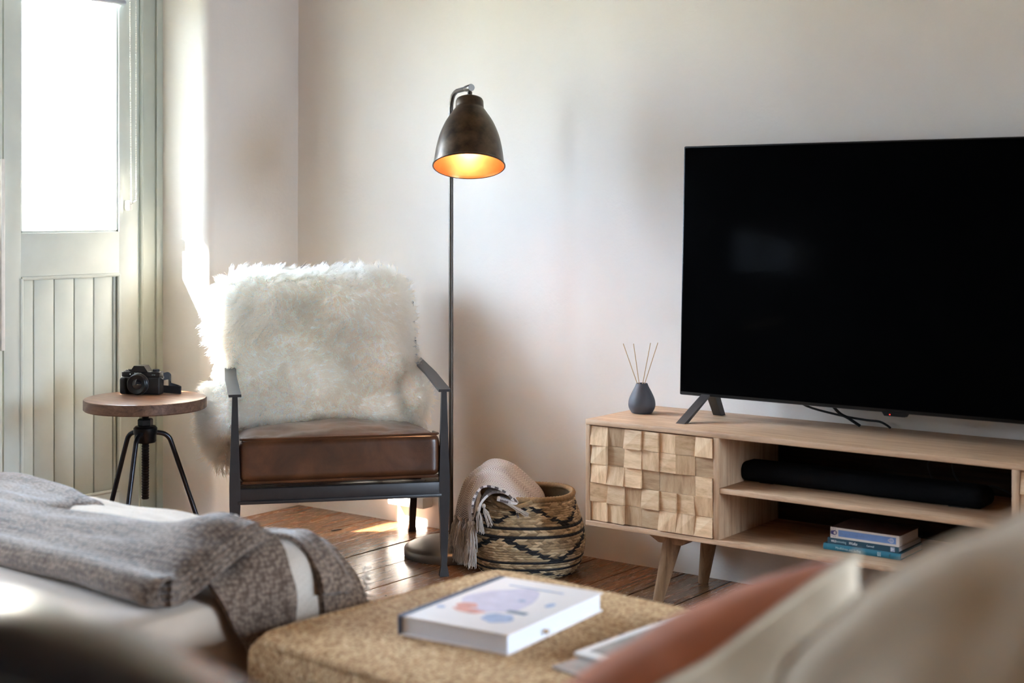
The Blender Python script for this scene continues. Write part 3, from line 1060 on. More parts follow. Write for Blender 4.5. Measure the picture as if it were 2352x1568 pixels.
# open the bottom: the last ring's cap is removed
bm = mb.bm
bm.faces.ensure_lookup_table()
big = [f for f in bm.faces if len(f.verts) > 10]
low = min(big, key=lambda f: f.calc_center_median().z)
bm.faces.remove(low)
shade = mb.build('lamp_shade', M['bronze'], fl_)
mb = MB()
inner = [(.1086, -.250)] + [(p[0] - .0022, p[1]) for p in reversed(prof)] + [(.042, -.050), (.0, -.046)]
mb.lathe(inner, 72, M=tilt)
bm = mb.bm
big = [f for f in bm.faces if len(f.verts) > 10]
low = min(big, key=lambda f: f.calc_center_median().z)
bm.faces.remove(low)
tag(mb.build('shade_lining', M['copper'], shade), 'copper coloured lining glowing inside the shade')
mb = MB(); mb.tube([(0, 0, -.048), (0, 0, -.090)], .016, 16, M=tilt); mb.build('bulb_holder', M['iron'], fl_)
mb = MB(); mb.lathe([(.012, -.088), (.016, -.098), (.026, -.118), (.030, -.136), (.026, -.154), (.014, -.166), (0, -.169)], 24, M=tilt); mb.build('bulb', M['bulb'], fl_)

# ------------------------------------------------------------------ woven basket
BC = rd(.050, 4.585, 0)
bk = thing('basket', BC, YAW, 'round woven seagrass basket with black pattern beside the lamp', 'basket')
prof = spline([(.142, .0), (.158, .02), (.170, .055), (.175, .09), (.171, .13), (.160, .17), (.149, .20), (.141, .232)], 61)
NROW, NCOL = 34, 60
bm = bmesh.new()
mb = MB()
def motif(i, j):
    """row i from the bottom, column j: 0 black, 1 plain"""
    if i in (6, 9, 19, 22): return 0
    if 9 < i < 19:
        d = abs((j % 20) - 10)
        if abs(d - (i - 9.5) * 1.0) < .8: return 0
    if 22 < i < 32:
        d = abs((j % 15) - 7.5)
        if abs(d - (i - 22.5) * .78) < .75: return 0
    if i < 6:
        d = abs(((j + 6) % 15) - 7.5)
        if abs(d - (5.5 - i) * 1.3) < .8: return 0
    return 1
SU, SV = 6, 4
NU, NV = NCOL * SU, NROW * SV
pr = spline([tuple(p) for p in prof], NV + 1)
grid = []
for iv in range(NV + 1):
    row = []
    i = min(iv // SV, NROW - 1); fv = (iv % SV) / SV
    for iu in range(NU):
        j = iu // SU; fu = (iu % SU) / SU
        ph = (fu + (fv if i % 2 else 1 - fv) * .66 + (0.33 if i % 2 else 0)) % 1.0
        h = math.sin(math.pi * fv) * .0034 * (0.25 + .75 * math.sin(math.pi * ph)) + .0008 * nz((iu * .3, iv * .3, 0), 1)
        a = 2 * math.pi * iu / NU
        r = pr[iv][0] + h
        wob = 1 + .012 * math.sin(2 * a + 1)
        row.append(mb.bm.verts.new((r * wob * math.cos(a), r * wob * math.sin(a), pr[iv][1] + .002 * math.sin(3 * a))))
    grid.append(row)
for iv in range(NV):
    i = iv // SV
    for iu in range(NU):
        q_ = iv % SV
        sh = (q_ + 1 if i % 2 else SV - q_) + (2 if i % 2 else 0)
        j = ((iu + sh) // SU) % NCOL
        f = mb.bm.faces.new([grid[iv][iu], grid[iv][(iu + 1) % NU], grid[iv + 1][(iu + 1) % NU], grid[iv + 1][iu]])
        rv = random.Random(i * 1000 + j).uniform(.34, 1.0)
        t = .1 if motif(i, j) == 0 else rv
        for l in f.loops:
            l[mb.tone] = (t, t, t, 1)
# inside and base
mb.loft([[(r_ * math.cos(2 * math.pi * q / 60), r_ * math.sin(2 * math.pi * q / 60), z_) for q in range(60)] for r_, z_ in [(.136, .232), (.150, .19), (.164, .13), (.168, .09), (.160, .05), (.148, .014), (.001, .012)]], caps=False, tone=.36)
mb.lathe([(0, .002), (.143, .0), (.143, .004), (0, .006)], 48)
body = mb.build('woven_body', M['seagrass'], bk)
mb = MB()
NRm = 150
rings = []
for k_ in range(NRm):
    a = 2 * math.pi * k_ / NRm
    rr_ = .0085 + (.0012 if k_ % 2 else -.0006)
    c = Vector((.139 * math.cos(a), .139 * math.sin(a), .238 + .002 * math.sin(3 * a)))
    rings.append([c + Vector((math.cos(a), math.sin(a), 0)) * rr_ * math.cos(q) + Vector((0, 0, 1)) * rr_ * math.sin(q) for q in [2 * math.pi * t / 10 for t in range(10)]])
rings.append(rings[0])
mb.loft(rings, caps=False)
mb.build('rim', M['rope'], bk)
for a0, lift in ((R(-112), 0.0), (R(68), 0.004)):
    mb = MB()
    pth = []
    for t in range(31):
        f = t / 30
        a = a0 + (f - .5) * R(52)
        bul = math.sin(math.pi * f)
        pth.append(((.146 + .010 * bul) * math.cos(a), (.146 + .010 * bul) * math.sin(a), .236 - .016 * bul + .03 * lift * bul))
    mb.tube(pth, [.0066 + (.0008 if t % 2 else 0) for t in range(31)], 10)
    mb.build('handle', M['rope'], bk)

# ------------------------------------------------------------------ herringbone throw hanging out of the basket
ht = thing('herringbone_throw', BC, YAW, 'herringbone wool throw with tassels spilling out of the woven basket', 'blanket')
# local x: across the view, local y: away from the viewer
backp = spline([(.055, .15), (.048, .215), (.005, .265), (-.06, .312), (-.125, .318), (-.180, .275), (-.208, .215), (-.222, .150)], 48)
midp = spline([(.040, .15), (.030, .215), (-.03, .272), (-.085, .318), (-.140, .315), (-.180, .265), (-.196, .215), (-.205, .165)], 48)
frontp = spline([(-.030, .17), (-.040, .225), (-.066, .262), (-.100, .283), (-.134, .278), (-.154, .252), (-.160, .215), (-.160, .178)], 48)
def throw_pt(u, v):
    i = int(round(u * 47))
    a, b, c = backp[i], midp[i], frontp[i]
    if v < .5:
        t = v * 2; t = t * t * (3 - 2 * t); p = a * (1 - t) + b * t
    else:
        t = v * 2 - 1; p = b * (1 - t) + c * t
    y = .10 - .25 * v
    fold = .010 * math.sin(v * 16 + u * 2) * smooth(.2, .8, u)
    return (p[0] + fold, y + .01 * nz((u, v, 0), 5, 3), p[1] + .006 * nz((u * 2, v * 2, 1), 3))
mb = MB(); mb.sheet(throw_pt, 48, 30, uvs=(.62, .34), thick=.007)
def loop_pt(u, v):
    pth = loopA[int(round(u * 29))]
    return (pth[0] - .01 * v, -.085 - .065 * v + .012 * math.sin(u * 5), pth[1] - .018 * v * (1 - u))
loopA = spline([(-.150, .200), (-.134, .246), (-.102, .274), (-.062, .272), (-.034, .252), (-.026, .238), (-.050, .240), (-.085, .246)], 30)
mb.sheet(loop_pt, 30, 14, uvs=(.34, .12), thick=.007)
mb.build('cloth', M['herringbone'], ht)
mb = MB()
rt = random.Random(5)
def tassel(p, L, lean=(0, 0), w=.011):
    p = Vector(p)
    mb.ball(p, (.0062, .0062, .0075), sub=2)
    for k_ in range(26):
        a = rt.uniform(0, 6.28); rr_ = math.sqrt(rt.random()) * w
        e = p + Vector((rr_ * math.cos(a) * 1.3 + lean[0], rr_ * math.sin(a) + lean[1], -L * rt.uniform(.82, 1.06)))
        m1 = p + (e - p) * .35 + Vector((rr_ * math.cos(a) * .45 + rt.uniform(-.002, .002), rr_ * math.sin(a) * .4, 0))
        m2 = p + (e - p) * .7 + Vector((rt.uniform(-.003, .003), rt.uniform(-.003, .003), 0))
        mb.tube([p + Vector((0, 0, -.004)), m1, m2, e], [.0011, .0012, .0011, .0008], 5)
for k_ in range(13):
    v = k_ / 12
    q = Vector(throw_pt(1.0, v))
    tassel(q + Vector((0, 0, -.004)), .078 + .02 * rt.random(), (-.014 + .016 * v, -.004))
for k_ in range(7):
    v = k_ / 6
    tassel((-.222 + .055 * v, .03 - .16 * v, .098 + .012 * v), .078 + .012 * rt.random() - .006 * v, (-.004, 0))
tassel((-.090, -.155, .248), .05, (.085, -.01), .005)
tassel((-.135, -.165, .228), .060, (.018, -.012), .010)
tassel((-.150, -.162, .218), .070, (.006, -.010), .010)
o = mb.build('fringe', M['fringe'], ht); o['kind'] = 'stuff'

# ------------------------------------------------------------------ media cabinet
cx0, cx1, cy0, cy1, cz0, cz1 = 1.589, 3.270, -.377, -.008, .199, .508
cb = thing('media_cabinet', (cx0, cy0, 0), 0, 'long low wooden cabinet on splayed legs under the television', 'cabinet')
T_ = .0155
mb = MB(); mb.box(cx0, cx1, cy0, cy1, cz1 - T_, cz1, bevel=.002); mb.build('top_panel', M['oak'], cb, world=True)
mb = MB(); mb.box(cx0, cx1, cy0, cy1, cz0, cz0 + .0145, bevel=.002); mb.build('bottom_panel', M['oak'], cb, world=True)
for a, b in ((cx0, cx0 + .0145), (cx1 - .0145, cx1)):
    mb = MB(); mb.box(a, b, cy0 + .001, cy1, cz0 + .014, cz1 - T_, bevel=.0015); mb.build('side_panel', M['oak_z'], cb, world=True)
for a, b in ((2.012, 2.030), (2.829, 2.847)):
    mb = MB(); mb.box(a, b, cy0 + .001, cy1 - .01, cz0 + .014, cz1 - T_, bevel=.0015); mb.build('divider', M['oak_z'], cb, world=True)
mb = MB(); mb.box(2.030, 2.829, cy0 + .004, cy1 - .012, .341, .3555, bevel=.0015); mb.build('shelf', M['oak'], cb, world=True)
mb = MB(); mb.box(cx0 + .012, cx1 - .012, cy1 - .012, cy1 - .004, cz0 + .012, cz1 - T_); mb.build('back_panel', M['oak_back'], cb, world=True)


def block_door(x0, x1, seed):
    rr_ = random.Random(seed)
    mb = MB()
    z0, z1 = cz0 + .017, cz1 - T_ - .003
    ncol, nrow = 7, 5
    yb = cy0 + .030
    mb.box(x0, x1, yb - .010, yb + .006, z0, z1, tone=.5)
    for c in range(ncol):
        for r_ in range(nrow):
            xa, xb = x0 + (x1 - x0) * c / ncol, x0 + (x1 - x0) * (c + 1) / ncol
            za, zb = z0 + (z1 - z0) * r_ / nrow, z0 + (z1 - z0) * (r_ + 1) / nrow
            g = .0004
            flat = rr_.random() < .30
            base = .011
            if flat:
                cs = [base + rr_.uniform(0, .003)] * 4
            else:
                lo, hi = base + .002, base + rr_.uniform(.008, .013)
                # left-bottom, right-bottom, right-top, left-top
                cs = rr_.choice([[hi, hi, lo, lo], [lo, hi, hi, lo], [hi, lo, lo, hi], [lo, lo, hi, hi], [lo, hi, (lo + hi) / 2, lo], [(lo + hi) / 2, hi, hi, lo], [hi, hi, (lo + hi) / 2, lo]])
            t = (rr_.uniform(.60, .80) if flat else rr_.uniform(.86, 1.12))
            m = 1 if rr_.random() < .55 else 0
            X = [xa + g, xb - g, xb - g, xa + g]; Z = [za + g, za + g, zb - g, zb - g]
            mb.loft([[(X[q], yb - .008, Z[q]) for q in range(4)], [(X[q], yb - .010 - cs[q], Z[q]) for q in range(4)]], mat=m, tone=t)
    d = mb.build('door', [M['oak_block'], M['oak_block_z']], cb, world=True, flat=True)


block_door(cx0 + .0165, 2.010, 41)
block_door(2.849, cx1 - .0165, 77)
for sx, xx in ((-1, 1.845), (1, 3.015)):
    for sy, yy in ((-1, -.300), (1, -.085)):
        top = Vector((xx, yy, cz0)); foot = Vector((xx + sx * .042, yy + sy * .022, 0))
        mb = MB()
        mb.tube([top, top.lerp(foot, .15), foot], [.0285, .027, .0155], 20)
        lg = mb.build('leg', M['oak_leg'], cb, world=True)
        if sy < 0:
            mb = MB()
            w0, w1 = .070, .038
            mb.loft([[(xx - w1, yy - .026, cz0 - .030), (xx + w1, yy - .026, cz0 - .030), (xx + w1, yy + .026, cz0 - .030), (xx - w1, yy + .026, cz0 - .030)],
                     [(xx - w0, yy - .030, cz0 - .010), (xx + w0, yy - .030, cz0 - .010), (xx + w0, yy + .030, cz0 - .010), (xx - w0, yy + .030, cz0 - .010)],
                     [(xx - w0, yy - .030, cz0), (xx + w0, yy - .030, cz0), (xx + w0, yy + .030, cz0), (xx - w0, yy + .030, cz0)]])
            mb.build('mounting_block', M['oak_leg'], cb, world=True)

# ------------------------------------------------------------------ television
tv = thing('television', (2.44, -.173, .508), 0, 'large black flat television standing on the wooden cabinet', 'television')
lean = Matrix.Translation((0, 0, .066)) @ Matrix.Rotation(R(-2.0), 4, 'X')
mb = MB()
mb.box(-.652, .642, -.004, .030, 0, .732, bevel=.004, M=lean)
mb.box(-.45, .45, .028, .062, .05, .46, bevel=.01, M=lean)
mb.build('housing', M['tv_black'], tv)
mb = MB(); mb.box(-.647, .637, -.0055, -.003, .010, .727, bevel=.001, M=lean); mb.build('screen', M['tv_screen'], tv)
mb = MB(); mb.loft([[(-.025, -.004, .001), (.045, -.004, .001), (.045, .02, .001), (-.025, .02, .001)], [(-.018, -.003, -.009), (.038, -.003, -.009), (.038, .018, -.009), (-.018, .018, -.009)]], M=lean)
sn = mb.build('sensor_box', M['tv_black'], tv)
mb = MB(); mb.ball((-.002, -.0038, -.0045), (.0018, .001, .0012), M=lean); tag(mb.build('standby_light', M['led'], sn), 'tiny red standby light')
for x in (-.580, .520):
    mb = MB()
    for sgn, e in ((-1, -.112), (1, .106)):
        path = [(x + .012, .010, .072), (x + .010, sgn * .022, .062), (x, e, .0)]
        w = .014
        rings = []
        for i, p in enumerate([(x + .016, .012, .074), (x + .016, .012 + sgn * .030, .060), (x, e, .0)]):
            hh = .013 if i < 2 else .012
            rings.append([(p[0] - w, p[1] - hh, p[2]), (p[0] + w, p[1] - hh, p[2]), (p[0] + w, p[1] + hh, p[2] + (0 if i == 2 else .006)), (p[0] - w, p[1] + hh, p[2] + (0 if i == 2 else .006))])
        mb.loft(rings)
    mb.build('foot', M['tv_foot'], tv)


def cable(name, pts, r, label, cat='cable'):
    mb = MB(); mb.tube([tuple(p) for p in spline(pts, 30)], r, 8)
    return tag(mb.build(name, M['rubber'], origin=pts[-1]), label, cat)


cable('power_cable', [(2.10, -.10, .60), (2.13, -.05, .556), (2.225, -.03, .534), (2.304, -.03, .527), (2.345, -.03, .526), (2.366, -.028, .518), (2.378, -.026, .5095)], .0032, 'thin black cable looping down behind the television to the cabinet top')
cable('signal_cable', [(2.19, -.08, .61), (2.231, -.055, .549), (2.262, -.048, .530), (2.295, -.043, .5105)], .0042, 'thicker straight black cable crossing the looped one behind the television')

# soundbar and its leads
mb = MB()
mb.rbox((2.368, -.205, .3555 + .0285), (.705, .095, .055), .026, cuts=26)
sbr = thing('soundbar', (2.368, -.205, .3555), 0, 'long charcoal fabric soundbar on the upper shelf of the cabinet', 'soundbar')
mb.build('speaker_body', M['grille'], sbr, world=True)
mb = MB(); mb.tube([(2.0225 - .006 * math.sin(a), -.2445 + .012 * (1 - math.cos(a)), .396 + .010 * math.sin(a * .8)) for a in [i * .16 for i in range(9)]], .0008, 6)
mb.build('edge_highlight', M['silver'], sbr, world=True)  # silver arc drawn in as the highlight on the rounded end
for x in (2.10, 2.64):
    mb = MB(); mb.box(x - .02, x + .02, -.235, -.175, .3555, .359); mb.build('foot_pad', M['rubber'], sbr, world=True)
cable('soundbar_lead', [(2.50, -.12, .3585), (2.52, -.08, .375), (2.495, -.05, .43), (2.545, -.03, .452), (2.56, -.03, .40), (2.60, -.04, .3585)], .0022, 'thin looped lead standing up behind the soundbar')
cable('soundbar_plug_lead', [(2.62, -.10, .3585), (2.66, -.06, .385), (2.70, -.05, .378), (2.74, -.05, .3585)], .0022, 'thin low lead curving behind the soundbar end')

# ------------------------------------------------------------------ books on the lower shelf
SH = cz0 + .0148


def shelf_book(x0, x1, y0, y1, z0, z1, cover, label, pages='paper', round_spine=True, top=None):
    b = thing('book', ((x0 + x1) / 2, (y0 + y1) / 2, z0), 0, label, 'book', 'books lying on the cabinet shelf')
    t = .0016
    mb = MB()
    mb.box(x0, x1, y0, y1, z0, z0 + t, bevel=.0005)
    mb.box(x0, x1, y0, y1, z1 - t, z1, bevel=.0005, mat=1)
    if round_spine:
        n = 8
        ring = []
        for xx in (x0, x1):
            pts = [(xx, y0 - .0025 * math.sin(math.pi * q / n), z0 + (z1 - z0) * q / n) for q in range(n + 1)]
            pts += [(xx, y0 + .002, z1 - (z1 - z0) * q / n) for q in range(n + 1)]
            ring.append(pts)
        mb.loft(ring)
    else:
        mb.box(x0, x1, y0 - .0005, y0 + .0015, z0, z1)
    mb.build('cover', [cover, top or cover], b, world=True)
    mb = MB(); mb.box(x0 + .003, x1 - .003, y0 + .002, y1 - .003, z0 + t, z1 - t); mb.build('pages', M[pages], b, world=True)
    return b


YS = -.298
b1 = shelf_book(2.303, 2.518, YS, YS + .150, SH, SH + .0165, M['teal'], 'teal book at the bottom of the small stack on the cabinet shelf')
b2 = shelf_book(2.314, 2.512, YS + .002, YS + .162, SH + .0165, SH + .0325, M['teal_dark'], 'dark teal book in the middle of the small stack, white spine lettering', pages='paper_cool', round_spine=False)
b3 = shelf_book(2.322, 2.513, YS + .002, YS + .140, SH + .0325, SH + .0610, M['offwhite'], 'thick pale book with blue spine panel on top of the small stack', round_spine=False, top=M['brown_cover'])
def spine(x, z, y): return Matrix.Translation((x, y, z)) @ XR
text_mesh('spine_lettering', 'Mindfulness and Surfing', .0088, M['pale_grey'], b1, spine(2.338, SH + .0052, YS - .0027), world=True, sx=.86)
mb = MB()
for q in range(3): mb.box(2.4555 + q * .0035, 2.4575 + q * .0035, YS - .0030, YS - .0015, SH + .003, SH + .0135)
mb.build('spine_mark', M['pale_grey'], b1, world=True)
mb = MB(); mb.tube([(2.491, YS - .0026, SH + .012), (2.488, YS - .0026, SH + .0085), (2.4905, YS - .0026, SH + .0065), (2.4885, YS - .0026, SH + .004)], .0011, 6); mb.build('surfer_mark', M['teal_dark'], b1, world=True)
text_mesh('spine_lettering', 'WILD', .0082, M['white_ink'], b2, spine(2.324, SH + .0215, YS + .0012), world=True, sx=.72, ext=.0004)
text_mesh('spine_lettering', 'swimming', .0092, M['pale_grey'], b2, spine(2.3372, SH + .0215, YS + .0012), world=True, sx=.80)
text_mesh('spine_lettering', 'Walks', .0104, M['white_ink'], b2, spine(2.3730, SH + .0210, YS + .0012), world=True, shear=.35, ext=.0004, sx=.92)
text_mesh('spine_lettering', 'Cornwall', .0068, M['white_ink'], b2, spine(2.424, SH + .0220, YS + .0012), world=True, sx=.82)
mb = MB()
mb.box(2.4895, 2.5015, YS + .0008, YS + .0016, SH + .0185, SH + .0305)
for q in range(3): mb.box(2.4915 + q * .003, 2.4930 + q * .003, YS + .0004, YS + .0010, SH + .020 + q * .002, SH + .0285 - q * .001, mat=1)
mb.build('publisher_mark', [M['wash_blue'], M['white_ink']], b2, world=True)
y3 = YS + .0014
mb = MB(); mb.box(2.345, 2.5045, y3 - .0006, y3 + .0006, SH + .0385, SH + .0555); mb.build('spine_panel', M['sky_blue'], b3, world=True)
ZE = SH + .047
mb = MB()
mb.loft([[(2.3335 + .0072 * math.cos(a) - (.004 * (1 if math.cos(a) < -.6 else 0)), y3 - dy, ZE + .0062 * math.sin(a) * (0.35 if math.cos(a) < -.8 else 1)) for a in [2 * math.pi * q / 24 for q in range(24)]] for dy in (.0008, 0)])
for a in range(9):
    q = R(70 + a * 27)
    mb.tube([(2.333 + .0095 * math.cos(q), y3 - .0005, ZE + .0088 * math.sin(q)), (2.333 + .0118 * math.cos(q), y3 - .0005, ZE + .0118 * math.sin(q))], .0004, 5)
ey = mb.build('eye_emblem', M['indigo'], b3, world=True)
mb = MB(); mb.loft([[(2.3352 + .0036 * math.cos(a), y3 - dy, ZE + .0038 * math.sin(a)) for a in [2 * math.pi * q / 20 for q in range(20)]] for dy in (.0013, .0005)]); mb.build('eye_white', M['offwhite'], b3, world=True)
mb = MB(); mb.ball((2.3368, y3 - .0013, ZE), (.0012, .0004, .0014)); mb.build('pupil', M['indigo'], b3, world=True)
mb = MB()
rr_ = random.Random(3)
xx = 2.351
while xx < 2.432:
    w_ = rr_.uniform(.002, .0045); mb.tube([(xx, y3 - .0007, SH + .0435), (xx + w_ * .3, y3 - .0007, SH + rr_.uniform(.047, .0515)), (xx + w_ * .8, y3 - .0007, SH + .0435)], .00045, 5); xx += w_ + rr_.choice([.0012, .0012, .005])
mb.build('faint_spine_script', M['grey_ink'], b3, world=True)
mb = MB()
mb.tube([(2.4925 + .0058 * math.cos(a) - (.003 if abs(a - math.pi) < .3 else 0), y3 - .0008, ZE + .0055 * math.sin(a)) for a in [2 * math.pi * q / 24 for q in range(25)]], .0007, 6)
mb.tube([(2.4918 + .0028 * math.cos(a), y3 - .0008, ZE + .0028 * math.sin(a)) for a in [2 * math.pi * q / 16 for q in range(17)]], .0006, 6)
mb.build('round_emblem', M['white_ink'], b3, world=True)

# ------------------------------------------------------------------ reed diffuser
VX, VY = 1.655, -.172
vs = thing('diffuser_vase', (VX, VY, .508), 0, 'small charcoal teardrop vase at the end of the cabinet top', 'vase')
mb = MB()
vp = spline([(0, .0), (.026, .0), (.034, .006), (.0405, .022), (.0385, .042), (.030, .062), (.0205, .080), (.0172, .0885)], 40)
mb.lathe([(max(p[0], 0), p[1]) for p in vp] + [(.0158, .0895), (.0135, .088), (.0135, .060), (0, .058)], 48)
mb.build('body', M['vase'], vs)
for tx, bx, lab in ((-.056, -.011, 'thin reed in the vase leaning furthest away from the television'), (-.025, -.007, 'nearly upright thin reed next to the outermost one in the vase'),
                    (.026, .001, 'thin reed in the vase, between the upright one and the one nearest the television'), (.048, .006, 'thin reed in the vase leaning furthest towards the television')):
    dz_ = random.uniform(-.004, .004)
    mb = MB()
    p0 = Vector((VX + RX * bx, VY + RY * bx, .508 + .080)); p1 = Vector((VX + RX * tx, VY + RY * tx, .716 + dz_))
    q0 = p0 + (p0 - p1) * .06
    mb.tube([q0, p1], .0012, 8)
    tag(mb.build('diffuser_reed', M['reed'], origin=q0), lab, 'reed', 'reeds in the diffuser vase')

# ------------------------------------------------------------------ jute ottoman with book and magazines
OT = thing('jute_ottoman', (2.494, -1.918, 0), R(-4.2), 'square woven jute ottoman used as a coffee table', 'ottoman')
mb = MB()
def otfn(p):
    p.z += .004 * nz(p, 6, 2) if p.z > .1 else 0
    return p
mb.rbox((0, 0, .1985), (.685, .655, .397), .038, cuts=60, crown=.006, fn=otfn, pw=6)
mb.build('body', M['jute'], OT)
mb = MB()
n = 160
pts = []
a_, b_ = .3275, .3125
for q in range(n + 1):
    a = 2 * math.pi * q / n
    ca, sa = math.cos(a), math.sin(a)
    e = .16
    pts.append((a_ * math.copysign(abs(ca) ** e, ca), b_ * math.copysign(abs(sa) ** e, sa), .3895))
mb.tube(pts, [.0075 + (.0012 if q % 2 else 0) for q in range(n + 1)], 8)
mb.build('edge_braid', M['jute'], OT)
# big book: local x across the width (spine at x=0), y along the spine
tb = thing('art_book', (0, 0, .4035), 0, 'large pale hardback book lying on the jute ottoman', 'book')
A0 = rd(-.190, 2.472, 0); A1 = rd(.002, 2.364, 0)
dvx = A1 - A0
tb.location = (A0.x, A0.y, .4045)
tb.rotation_euler = (0, 0, math.atan2(dvx.y, dvx.x) - R(3.2))
W_, L_, H_ = .218, .312, .0335
mb = MB()
mb.box(0, W_, 0, L_, 0, .003, bevel=.001)
mb.box(0, W_, 0, L_, H_ - .003, H_, bevel=.001)
mb.build('cover', M['cover'], tb)
mb = MB(); mb.box(-.003, .004, 0, L_, 0, H_ + .0002, bevel=.001); mb.box(.003, .012, 0, L_, H_ - .0025, H_ + .0006, bevel=.0004); mb.build('spine', M['slate'], tb)
mb = MB(); mb.box(.003, W_ - .004, .004, L_ - .004, .003, H_ - .003); mb.build('pages', M['paper_cool'], tb)


def blot(cx, cy, rx, ry, z, seed, irregular=.35, rot=0.0):
    n = 28
    ring = []
    for q in range(n):
        a = 2 * math.pi * q / n
        k_ = 1 + irregular * mnoise.noise(Vector((math.cos(a) * 1.4 + seed, math.sin(a) * 1.4, seed)))
        x, y = rx * k_ * math.cos(a), ry * k_ * math.sin(a)
        ring.append((cx + x * math.cos(rot) - y * math.sin(rot), cy + x * math.sin(rot) + y * math.cos(rot)))
    return [[(x, y, z) for x, y in ring], [(x, y, z + .0003) for x, y in ring]]


mb = MB()
mb.loft(blot(.095, .165, .062, .080, H_, 1), mat=2)
mb.loft(blot(.062, .110, .020, .015, H_ + .0004, 5), mat=0)
mb.loft(blot(.085, .085, .030, .012, H_ + .0004, 6), mat=3)
mb.loft(blot(.150, .072, .028, .026, H_ + .0004, 8), mat=1)
mb.loft(blot(.030, .080, .008, .007, H_ + .0004, 9), mat=1)
mb.box(.142, .180, .110, .124, H_ + .0003, H_ + .0008, mat=4)
mb.box(.052, .165, .262, .266, H_ + .0003, H_ + .0008, mat=1)
mb.loft(blot(.128, .185, .008, .006, H_ + .0004, 12), mat=1)
mb.loft(blot(.185, .185, .007, .014, H_ + .0004, 14), mat=1)
mb.build('cover_print', [M['wash_pink'], M['wash_blue'], M['wash_lilac'], M['wash_pink'], M['wash_slate']], tb)
mb = MB(); q0 = Vector((W_ - .002, .115, .010)); mb.tube([q0, q0 + Vector((.006, .004, .003)), q0 + Vector((.010, -.006, .002))], .002, 6); mb.ball(q0 + Vector((.003, 0, .002)), .0045, sub=1)
tag(mb.build('jute_tuft', M['jute'], origin=(0, 0, 0)), 'loose jute tuft sticking up against the page edge of the hardback book', 'tuft')
bpy.data.objects['jute_tuft'].matrix_world = Matrix.Translation(tb.location) @ Matrix.Rotation(tb.rotation_euler.z, 4, 'Z')


def magazine(a, rz, w, l, z0, h, label, cover, photo):
    m_ = thing('magazine', (a.x, a.y, z0), rz, label, 'magazine', 'magazines on the ottoman')
    mb = MB(); mb.box(0, w, 0, l, 0, h, bevel=.001)
    mb.build('pages', cover, m_)
    mb = MB(); mb.box(.016, w - .012, .02, l - .016, h, h + .0005); mb.build('cover_photo', photo, m_)


ga, gb = rd(.098, 2.338, 0), rd(.300, 2.567, 0)
rz_ = math.atan2((gb - ga).y, (gb - ga).x) - R(90)
magazine(rd(.062, 2.290, 0), rz_ - R(6), .225, .29, .4045, .005, 'lower grey magazine sticking out under the white bordered one', M['mag_grey'], M['mag_grey'])
magazine(ga, rz_, .225, .305, .4105, .006, 'white bordered magazine on top, partly behind the terracotta cushion', M['offwhite'], M['mag_grey'])

# ------------------------------------------------------------------ beige daybed with layered throw
DB = thing('daybed', (1.30, -2.34, 0), 0, 'low beige suede daybed in front of the garden door', 'daybed')
mb = MB(); mb.rbox((1.10, -2.36, .3375), (1.80, 1.06, .165), .028, cuts=30, crown=.012, namp=.006, nscale=4); mb.build('mattress', M['suede'], DB, world=True)
mb = MB(); mb.rbox((1.10, -2.36, .165), (1.78, 1.04, .19), .02, cuts=10); mb.build('base', M['suede'], DB, world=True)
for x in (.30, 1.92):
    for y in (-2.82, -1.90):
        mb = MB(); mb.lathe([(0, 0), (.018, 0), (.024, .08), (0, .08)], 16, c=(x, y)); mb.build('leg', M['iron'], DB, world=True)

SEAT = .428
TH = thing('waffle_throw', (1.6, -2.05, .425), 0, 'folded grey brown waffle knit throw hanging over the end of the daybed', 'blanket')


def drape(mb, prof_a, prof_b, y_a, y_b, nu=44, nv=16, thick=.009, mat=0, wav=.008, seed=0.0, ybend=None):
    """cloth strip between two side profiles in (x, z); profile a at y_a, b at y_b"""
    pa, pb = spline(prof_a, nu), spline(prof_b, nu)
    def f(u, v):
        i = int(round(u * (nu - 1)))
        t = v * v * (3 - 2 * v)
        p = pa[i] * (1 - t) + pb[i] * t
        y = y_a + (y_b - y_a) * v
        if ybend: y += ybend(u, v)
        w = wav * nz((u * 3, v * 2.5, seed), 1.6, seed)
        return (p[0] + w * smooth(.6, 1, u), y + w * .5, p[1] + w)
    mb.sheet(f, nu, nv, thick=thick, mat=mat)
    return f


# the stack of folds: near edge (a) to far edge (b), ends lifted into an arch over the end of the daybed
mb = MB()
for k_ in range(4):
    o_ = k_ * .0105
    sh = k_ * .012
    na = [(.70, SEAT + .006 + o_), (1.2, SEAT + .008 + o_), (1.6, SEAT + .010 + o_), (1.85, SEAT + .010 + o_), (1.955 - sh * .4, SEAT + .008 + o_), (1.985 - sh * .4, SEAT + .004 + o_)]
    fa = [(.70, SEAT + .030 + o_), (1.2, SEAT + .040 + o_), (1.6, SEAT + .046 + o_), (1.80, SEAT + .066 + o_ * .9), (1.91, SEAT + .096 + o_ * .9), (2.005 - sh * .3, SEAT + .086 + o_ * .8)]
    ff = drape(mb, na, fa, -2.262 + .003 * k_, -2.045 - .004 * k_, thick=.0100, seed=2 + k_ * .02, wav=.012, ybend=lambda u, v: .055 * smooth(.15, 0, u) * v - .03 * (1 - u) * v + .012 * math.sin(u * 7))
    mb.tube([Vector(ff(1.0, q / 20)) + Vector((.002, 0, 0)) for q in range(21)], .0062, 8)
